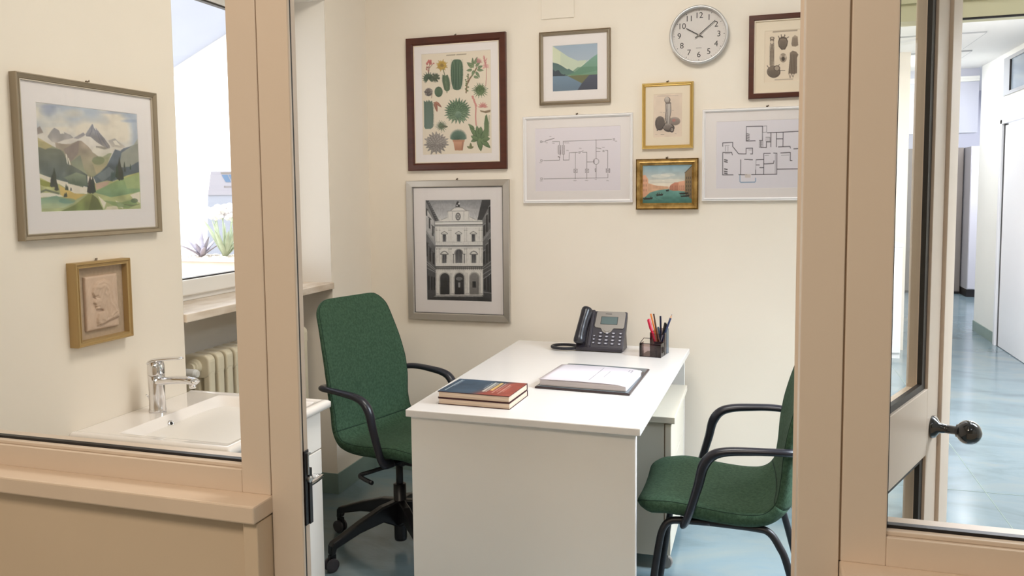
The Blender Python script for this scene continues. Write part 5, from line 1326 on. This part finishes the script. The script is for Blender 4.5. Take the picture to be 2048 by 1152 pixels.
# spine runs along the long far side; the reader sees page edges on two sides
A = Art(150, 110, [(0, 0), (255, 0), (255, 200), (0, 200)], (50, 66, 84))
t_ = np.clip((A.xx / A.W * 1.15 + A.yy / A.Hh * .3 - .74) / .30, 0, 1)[..., None]; t_ = t_ * t_ * (3 - 2 * t_)
A.img = (np.array([50, 70, 88]) / 255.) * (1 - t_) + (np.array([146, 66, 52]) / 255.) * t_
A.img *= (1 + .10 * A.noise(5) + .05 * A.noise(16))[..., None]
for (x, n_, w__, c_) in ((18, 36, 2.6, (190, 200, 206)), (25, 22, 2.0, (150, 160, 170))):
    for i in range(n_): A.line([(x - 1, 20 + i * 4.4), (x + 2, 22 + i * 4.4)], w__, c_, .9)
for (x, y0_, y1_, wd, c_) in ((128, 40, 90, 2, (150, 160, 170)), (137, 34, 120, 3.2, (206, 206, 200)), (148, 26, 160, 6.5, (230, 224, 206)), (158, 30, 160, 4.5, (212, 204, 186)), (170, 26, 140, 8, (232, 196, 112)), (184, 30, 170, 3.4, (228, 210, 196)), (194, 40, 150, 2.4, (220, 200, 186)), (206, 44, 176, 3.6, (226, 206, 190)), (214, 60, 150, 2.4, (210, 186, 170))):
    y = y0_
    while y < y1_:
        A.line([(x - wd * .5, y), (x + wd * .5, y + wd * .3)], wd * .55, c_, .95); y += wd * .55 + 1.6 + 2.2 * rng.rand()
a_b = math.radians(-2.2)
book('maroon hardback, lower of the two stacked books on the desk', (-1.036, 2.609), a_b, ZD, .257, .200, .0215)
book('hardback with blue to red cover, upper of the two stacked books on the desk', (-1.038, 2.612), a_b - .004, ZD + .0218, .257, .200, .0222, A)

# agenda
ag = thing('desk_diary', 'open dark covered diary with white pages on the desk', 'diary', (-.590, 3.11, ZD), math.radians(-4.2))
cq = [(-.174, -.208), (.178, -.208), (.160, .232), (-.178, .234)]
MB().prism(cq, 0, .007, 'z').build('cover', 'agenda_cover', ag, bevel=.003)
ci = [(-.168, -.200), (.170, -.200), (.153, .225), (-.171, .227)]
MB().prism(ci, .0068, .0082, 'z').build('cover_lining', 'agenda_in', ag)
pb = MB(); pq = [(-.160, -.188), (.160, -.186), (.156, .085), (-.158, .085)]
pb.prism(pq, .0082, .0300, 'z'); pb.build('page_block', 'pages_white', ag, bevel=.002)
tp = MB(); tv = []; tf = []
for i in range(17):
    u = i / 16; x = -.163 + .326 * u; z = .0322 + .004 * math.sin(min(1, u * 1.05) * PI) * .6 - (.006 * max(0, (u - .85) / .15) ** 2)
    tv += [(x, -.193 + .002 * u, z), (x - .004 * u, .092, z - .001)]
for i in range(16): tf.append((2 * i, 2 * i + 2, 2 * i + 3, 2 * i + 1))
tp.add(tv, tf); o = tp.build('top_page', 'paper', ag, smooth=True); o.modifiers.new('s', 'SOLIDIFY').thickness = .0008
ln = MB(); ln.add([(.018, -.165, .0356), (.0195, -.165, .0356), (.0195, .060, .0356), (.018, .060, .0356)], [(0, 1, 2, 3)]); ln.add([(.056, -.10, .0353), (.0575, -.10, .0353), (.0575, .005, .0353), (.056, .005, .0353)], [(0, 1, 2, 3)])
for (x, y, n_) in ((.118, .03, 5), (.130, .012, 6), (.127, .045, 3)):
    for i in range(n_): ln.add([(x, y + i * .006, .0332), (x + .004, y + i * .006, .0330), (x + .004, y + i * .006 + .003, .0330), (x, y + i * .006 + .003, .0332)], [(0, 1, 2, 3)])
ln.build('ruled_line', 'ph_key', ag)
MB().box(.150, .156, .086, .14, .008, .012).build('ribbon', 'agenda_cover', ag)

# phone
ph = thing('desk_telephone', 'charcoal desk telephone with silver display panel and black handset', 'telephone', (-.683, 3.655, ZD), math.radians(-2))
# local: x -.105..+.105, front y=0, back y=.13 ; face slopes up
def face(u, v, off=0.0):        # u 0..1 across, v 0..1 from front to top along the sloping face
    sl_a = math.radians(52)
    y = .006 + math.cos(sl_a) * .185 * v - math.sin(sl_a) * off
    z = .022 + math.sin(sl_a) * .185 * v + math.cos(sl_a) * off
    return (-.104 + .214 * u, y, z)
body = MB()
side = [(0.0, .004), (.0, .020), (.006, .022), (.120, .168), (.128, .164), (.132, .14), (.060, .004)]
body.prism(side, -.104, .110, 'x'); body.build('body', 'ph_body', ph, bevel=.004, seg=3)
ft = MB(); ft.prism([(.06, 0), (.135, 0), (.142, .0), (.125, .07), (.10, .06)], -.085, -.065, 'x'); ft.prism([(.06, 0), (.145, 0), (.125, .075), (.10, .06)], .085, .104, 'x'); ft.build('stand', 'ph_body', ph, bevel=.002)
def face_plate(name, pts, t0, t1, mt, parent=ph):
    n = len(pts); v = [face(u, w__, t0) for u, w__ in pts] + [face(u, w__, t1) for u, w__ in pts]
    f = [tuple(range(n))[::-1], tuple(range(n, 2 * n))] + [(k, (k + 1) % n, n + (k + 1) % n, n + k) for k in range(n)]
    mb = MB(); mb.add(v, f); return mb.build(name, mt, parent, bevel=.0008)
arc = [(.62 + .115 * math.cos(a), .50 + .115 * math.sin(a) * 1.05) for a in np.linspace(PI * 1.02 + .15, 2 * PI - .2, 9)]
pan = [(.36, .96), (.345, .58), (.37, .53), (.48, .52)] + arc + [(.76, .52), (.95, .52), (.975, .56), (.975, .95), (.94, .985), (.40, .985)]
pl_ = face_plate('display_panel', pan, 0, .004, 'ph_silver')
sc_ = face_plate('screen', [(.475, .83), (.475, .63), (.815, .63), (.815, .83)], .004, .0048, 'ph_screen', pl_)
face_plate('screen_bezel', [(.465, .84), (.465, .62), (.825, .62), (.825, .84)], .0036, .0044, 'dark', pl_)
nb = [(.62 + .062 * math.cos(a), .475 + .058 * math.sin(a)) for a in np.linspace(0, 2 * PI, 20, endpoint=False)]
face_plate('menu_button', nb, .004, .006, 'ph_silver', pl_)
mk = MB()
for i in range(8): 
    p0 = face(.55 + i * .017, .925, .0043); p1 = face(.562 + i * .017, .905, .0043); mk.add([p0, (p1[0], p0[1], p0[2]), p1, (p0[0], p1[1], p1[2])], [(0, 1, 2, 3)])
mk.build('lettering', 'ph_body', pl_)
def key(u, v, wu=.045, wv=.033):
    pts = [(u + wu * math.cos(a), v + wv * math.sin(a)) for a in np.linspace(0, 2 * PI, 12, endpoint=False)]
    o = face_plate('key', pts, 0, .0038, 'ph_key')
    q = [(u + wu * .5 * c1, v + wv * .42 * c2) for c1, c2 in ((-1, -1), (1, -1), (1, 1), (-1, 1))]
    face_plate('key_legend', q, .0038, .0041, 'ph_key_print', o)
for r_ in range(4):
    for c_ in range(3): key(.50 + c_ * .135, .385 - r_ * .095)
for r_ in range(3): key(.37, .30 - r_ * .095, .030, .030)
for r_ in range(4): key(.92, .385 - r_ * .095, .038, .030)
# handset lying on the left
hs = MB(); hp = [(-.083, -.006, .036), (-.083, .002, .056), (-.081, .028, .092), (-.077, .058, .128), (-.072, .086, .160), (-.070, .098, .176), (-.069, .104, .184)]
hs.tube(smooth_path(hp, 6), [.018, .026, .030, .0325, .033, .033, .0325, .032, .031, .0305, .030, .0295, .029, .029, .029, .029, .029, .029, .029, .0295, .030, .0305, .031, .0315, .032, .0325, .0325, .032, .0315, .031, .030, .028, .025, .022, .018, .012, .005], 20, flat=.80)
hs.build('handset', 'ph_hand', ph, smooth=True)
cr_ = MB(); cr_.prism([(.0, .016), (.0, .030), (.112, .174), (.125, .170), (.125, .10), (.05, .016)], -.052, -.036, 'x'); cr_.build('cradle', 'ph_body', ph, bevel=.004)
# coiled cord loop
cp = []
ctr = Vector((-.158, .032, .012))
path = []
for k in range(140):
    a = math.radians(28 + 322 * k / 139)
    path.append(ctr + Vector((.060 * math.cos(a), .050 * math.sin(a), 0)))
path = [Vector((-.085, .03, .030))] + path + [Vector((-.07, -.004, .020))]
coil = []
nn = 900
for k in range(nn):
    s0 = k / (nn - 1) * (len(path) - 1); i = min(int(s0), len(path) - 2); p = path[i].lerp(path[i + 1], s0 - i); tg = (path[i + 1] - path[i]).normalized()
    a = k * .62; sd = Vector((-tg.y, tg.x, 0)).normalized()
    coil.append(p + sd * (.0052 * math.cos(a)) + Vector((0, 0, .0052 * math.sin(a))))
MB().tube(coil, .0022, 5).build('coiled_cord', 'ph_hand', ph, smooth=True)

# organiser
og = thing('pen_organiser', 'smoked acrylic pen organiser near the right rear corner of the desk', 'pen holder', (-.491, 3.607, ZD), math.radians(-9))
e = .003
W0, D0 = .092, .125
low = MB(); low.box(0, W0, 0, D0, 0, e)
low.build('base', 'smoke_edge', og)
fp = MB()
fp.box(0, W0, 0, .0022, e, .058); fp.build('front_panel', 'smoke', og)
MB().box(0, .0022, .0022, .055, e, .058).build('side_panel', 'smoke', og); MB().box(W0 - .0022, W0, .0022, .062, e, .058).build('side_panel', 'smoke', og)
for (a, b) in (((0, 0, 0), (0, 0, .058)), ((W0, 0, 0), (W0, 0, .058)), ((0, 0, .058), (W0, 0, .058)), ((0, 0, .058), (0.002, .055, .072)), ((W0, 0, .058), (W0, .062, .060)), ((W0, .064, 0), (W0, .064, .098)), ((W0, D0, 0), (W0, D0, .11)), ((0.03, .055, .072), (.002, .055, .072)), ((W0 - .02, .0, .03), (W0 - .02, 0, .0))):
    MB().tube([a, b], .0014, 6).build('edge', 'smoke_edge', og)
dv = MB(); dv.box(.048, W0 - .002, .055, .0575, e, .060); dv.build('divider', 'smoke_edge', og)
cup = MB(); cup.box(.028, .0302, .0575, D0, e, .098); cup.box(W0 - .0022, W0, .064, D0 - .03, e, .098); cup.box(.028, W0, .0575, .0597, e, .095); cup.box(.028, W0, D0 - .0022, D0, e, .11); cup.build('pen_cup', 'smoke', og)
MB().box(W0 - .001, W0 + .001, D0 - .032, D0, e, .11).build('blue_side', 'blue_tint', og)
MB().tube([(W0 + .001, .022, .018), (W0 + .001, .022, .042), (W0 + .001, .042, .042), (W0 + .001, .042, .018), (W0 + .001, .022, .018)], .0012, 6).build('cutout_rim', 'smoke_edge', og)

def pen(name, label, cat, base, tip, r0, mt, kind='pencil', r1=None, extra=None, n=6):
    b_, t__ = Vector(base), Vector(tip); Lg = (t__ - b_).length
    o = thing(name, label, cat, b_); o.rotation_mode = 'QUATERNION'; o.rotation_quaternion = (t__ - b_).to_track_quat('Z', 'Y')
    if kind == 'pencil':
        MB().lathe([(r0, 0), (r0, Lg - .018)], 6).build('barrel', mt, o)
        MB().lathe([(r0, Lg - .018), (r0 * .35, Lg - .005)], 12).build('sharpened_wood', 'wood_tip', o)
        MB().lathe([(r0 * .35, Lg - .005), (.0004, Lg)], 10).build('lead', mt, o)
    elif kind == 'plain':
        MB().lathe([(r0 * .5, 0), (r0, .012), (r0, Lg - .002), (r0 * .85, Lg)], 10).build('barrel', mt, o)
    elif kind == 'cap':
        MB().lathe([(r0 * .5, 0), (r0 * .9, .012), (r0 * .9, Lg - .055)], 12).build('barrel', mt, o, smooth=True)
        MB().lathe([(r0 * 1.15, Lg - .055), (r0 * 1.15, Lg - .003), (r0 * .8, Lg)], 12).build('cap', extra or mt, o)
        cl_ = MB(); cl_.box(-.0015, .0015, -r0 * 1.15 - .003, -r0 * 1.15, Lg - .045, Lg - .004); cl_.build('clip', extra or mt, o)
    return o
O = Vector((-.491, 3.607, ZD)); ra_ = math.radians(-9)
def ol(x, y, z): return (O.x + x * math.cos(ra_) - y * math.sin(ra_), O.y + x * math.sin(ra_) + y * math.cos(ra_), O.z + z)
pen('marker_pen', 'thick red marker leaning left in the pen organiser', 'marker', ol(.060, .075, .004), ol(.010, .100, .150), .0062, 'red_pen', 'cap', extra='red_pen')
pen('pencil', 'orange pencil leaning left behind the red marker', 'pencil', ol(.066, .090, .004), ol(.016, .112, .172), .0036, 'orange_pencil', 'plain')
pen('pencil', 'tallest brown pencil leaning left behind the red marker', 'pencil', ol(.064, .098, .004), ol(.028, .116, .172), .0034, 'brown_pencil', 'plain')
pen('pencil', 'short dark brown pencil beside the orange one', 'pencil', ol(.070, .078, .004), ol(.038, .096, .146), .0036, 'brown_pencil', 'plain')
pen('ballpoint_pen', 'navy pen standing upright in the middle of the pen organiser', 'pen', ol(.066, .105, .004), ol(.060, .110, .165), .0042, 'navy_pen', 'plain')
pen('ballpoint_pen', 'clear barrelled pen with a black cap in the pen organiser', 'pen', ol(.060, .088, .004), ol(.084, .104, .138), .0044, 'clear_pen', 'cap', extra='gasket')
pen('pencil', 'blue sharpened pencil leaning right, tallest in the pen organiser', 'pencil', ol(.056, .082, .004), ol(.112, .108, .176), .0046, 'blue_pencil', 'pencil')
pen('ballpoint_pen', 'pale blue pen half hidden behind the navy pen', 'pen', ol(.070, .115, .004), ol(.054, .095, .118), .0040, 'blue_tint', 'plain')

# ================================================================== CORRIDOR FURNITURE
t = thing('low_white_block', 'low white block at the end wall, standing in for pale reflections in the open door leaf glass', 'cabinet', (.75, 7.95, 0))
MB().box(-.40, .385, -.2, .2, 0, .95).build('body', 'corr_door', t); MB().box(-.40, .39, -.21, .2, .95, .975).build('top', 'wall_cool', t)  # white box added in place of the whitish reflections in the leaf glass
MB().box(-.005, .385, -.218, -.2, .05, .94).build('door', 'corr_door', t, bevel=.002)
t = thing('tall_cupboard', 'tall taupe cupboard at the far end of the corridor', 'cupboard', (2.33, 12.95, 0))
MB().box(-.8, .24, -.25, .08, .03, 1.97).build('body', 'dark_unit', t); MB().box(-.8, .24, -.24, .08, 0, .03).build('plinth', 'dark', t)
for (a, b) in ((-.78, -.27), (-.262, .232)): MB().box(a, b, -.268, -.25, .04, 1.96).build('door', 'dark_unit', t, bevel=.002)
t = thing('tall_locker', 'light grey tall locker on a black plinth beside the taupe cupboard', 'locker', (2.75, 12.60, 0))
MB().box(-.165, .30, -.25, .2, .1, 1.97).build('body', 'light_unit', t, bevel=.003); MB().box(-.165, .29, -.24, .2, 0, .1).build('plinth', 'gasket', t)
MB().box(-.16, .295, -.265, -.25, .11, 1.96).build('door', 'light_unit', t, bevel=.002)

# ================================================================== OUTSIDE THE WINDOW
tag(MB().box(-22, -2.33, -8, 30, -.2, -.02).build('ground_outside', 'paving'), kind='structure')
aw = thing('awning', 'pale blue canvas awning with a white edge outside the window', 'awning', (-2.50, 2.7, 2.735))
sl_ = (1.84 - 2.735) / (-4.4 + 2.45)
v = [(0, -2.2), (0, 1.8), (-1.95, 1.8), (-1.95, -2.2)]
cv = MB(); cv.add([(x, y, sl_ * x + dz) for dz in (0, .02) for (x, y) in v], [(0, 1, 2, 3), (7, 6, 5, 4), (0, 4, 5, 1), (1, 5, 6, 2), (2, 6, 7, 3), (3, 7, 4, 0)])
cv.build('canvas', 'awning', aw)
eb = MB(); eb.add([(x, y, sl_ * x + dz) for dz in (-.03, .03) for (x, y) in ((0, 1.8), (0, 1.84), (-1.97, 1.84), (-1.97, 1.8))], [(0, 1, 2, 3), (7, 6, 5, 4), (0, 4, 5, 1), (1, 5, 6, 2), (2, 6, 7, 3), (3, 7, 4, 0)])
eb.box(-1.99, -1.93, -2.2, 1.84, sl_ * -1.96 - .03, sl_ * -1.96 + .04); eb.build('edge_bar', 'upvc', aw)
for yy in (-2.1, 1.7): MB().box(.08, .165, yy, yy + .06, -.2, .1).build('bracket', 'upvc', aw)
# sign board far outside
sg = thing('sign_board', 'white and grey sign box with blue stripes behind the flowers outside', 'sign', (-7.88, 11.37, 0), math.radians(28))
MB().prism([(-.48, .2), (1.5, .2), (1.5, 1.46), (-.42, 1.46)], 0, .35, 'y').build('base', 'ext_grey', sg)
MB().prism([(-.42, 1.46), (1.5, 1.46), (1.5, 1.83), (-.36, 1.83)], -.02, .30, 'y').build('panel', 'ext_lilac', sg)
st = MB(); st.prism([(-.20, 1.775), (-.11, 1.775), (-.06, 1.66), (-.14, 1.66)], -.026, -.02, 'y'); st.prism([(-.095, 1.775), (-.055, 1.775), (-.01, 1.66), (-.045, 1.66)], -.026, -.02, 'y'); st.build('stripes', 'blue_stripe', sg)
tb = MB(); tb.box(-.21, 1.2, -.026, -.02, 1.79, 1.815)
tb.build('header_line', 'dark_unit', sg)
me = text_mesh('BIANCA', .045); link('lettering', me, 'dark_unit', sg, loc=(-.09, -.024, 1.585), rot=(PI / 2, 0, 0))
# wall and planter
tag(MB().box(-5.2, -3.75, 5.42, 7.2, -.02, .82).build('garden_wall', 'ext_white'), 'low white garden wall carrying the planter outside', 'wall')
pl2 = thing('planter_box', 'pale timber planter box filled with white gravel outside the window', 'planter', (-4.2, 5.75, .82))
MB().box(-.42, .9, -.22, .22, .0, .115).build('box', 'planter', pl2, bevel=.004); MB().box(-.44, .92, -.24, .24, .115, .135).build('rim', 'planter', pl2)
gv = MB()
for i in range(160):
    x, y = -.40 + 1.28 * rng.rand(), -.2 + .4 * rng.rand(); gv.lathe([(.004, 0), (.018, .01), (.012, .022)], 6, (x, y, .125))
o = gv.build('gravel', 'soil', pl2); o['kind'] = 'stuff'
def plant(label, x, y, n_, L, mt, spread, cat='plant', petals=None):
    t = thing('succulent_plant', label, cat, (x, y, .82 + .135))
    for i in range(n_):
        a = 2 * PI * i / n_ + rng.rand() * .5; tilt = spread * (.3 + .7 * rng.rand()); LL = L * (.7 + .5 * rng.rand())
        pts = [Vector((0, 0, 0)) + Vector((math.cos(a) * math.sin(tilt) * LL * u, math.sin(a) * math.sin(tilt) * LL * u, math.cos(tilt) * LL * u - .25 * LL * u * u * math.sin(tilt))) for u in (0, .3, .6, .85, 1)]
        MB().tube(pts, [.014, .024, .020, .011, .002], 6, flat=.35).build('leaf', mt, t, smooth=True)
    if petals:
        MB().tube([(0, 0, 0), (0.01, 0, L * 1.3)], .006, 6).build('stem', mt, t)
        for i in range(9):
            a = 2 * PI * i / 9; MB().lathe([(.01, -.02), (.04, 0), (.02, .02)], 8, (.01 + .05 * math.cos(a), .05 * math.sin(a), L * 1.3 + .02 * (i % 3))).build('petal', petals, t)
    return t
plant('large pale green spiky plant in the middle of the planter outside', -4.08, 5.72, 14, .34, 'plant_green', .8)
plant('mauve leaved plant at the left of the planter outside', -4.32, 5.74, 12, .24, 'plant_purple', 1.0)
plant('green plant with a pink blossom in the planter outside', -3.62, 5.70, 9, .30, 'plant_green', .6, petals='pink_petal')
plant('mauve leaved plant at the right end of the planter outside', -3.80, 5.78, 10, .22, 'plant_purple', .6)
bp_ = plant('plant with clusters of white blossoms in the planter outside', -4.15, 5.80, 7, .20, 'plant_green', .5)
for k, (x, y, z) in enumerate(((0, 0, .37), (.10, .02, .38), (.17, .0, .34), (-.11, .02, .35), (.05, .05, .31), (-.05, -.02, .32))):
    MB().tube([(x * .3, y, .1), (x, y, z)], .006, 6).build('stem', 'plant_green', bp_)
    fl = MB()
    for q in range(9):
        a = 2 * PI * q / 9; fl.lathe([(.006, -.02), (.028, -.005), (.025, .015), (.006, .025)], 10, (x + .04 * math.cos(a), y + .035 * math.sin(a), z + .015 * (q % 3)))
    fl.lathe([(.006, -.03), (.042, 0), (.034, .03), (.006, .045)], 12, (x, y, z))
    fl.build('blossom', 'petal', bp_)
# pale building across the street
bl_ = thing('distant_building', 'overexposed white building across the street outside', 'building', (-14, 14, 0), math.radians(30))
MB().box(-6, 9, 0, 4, 0, 1.2).build('wall', 'ext_white', bl_)
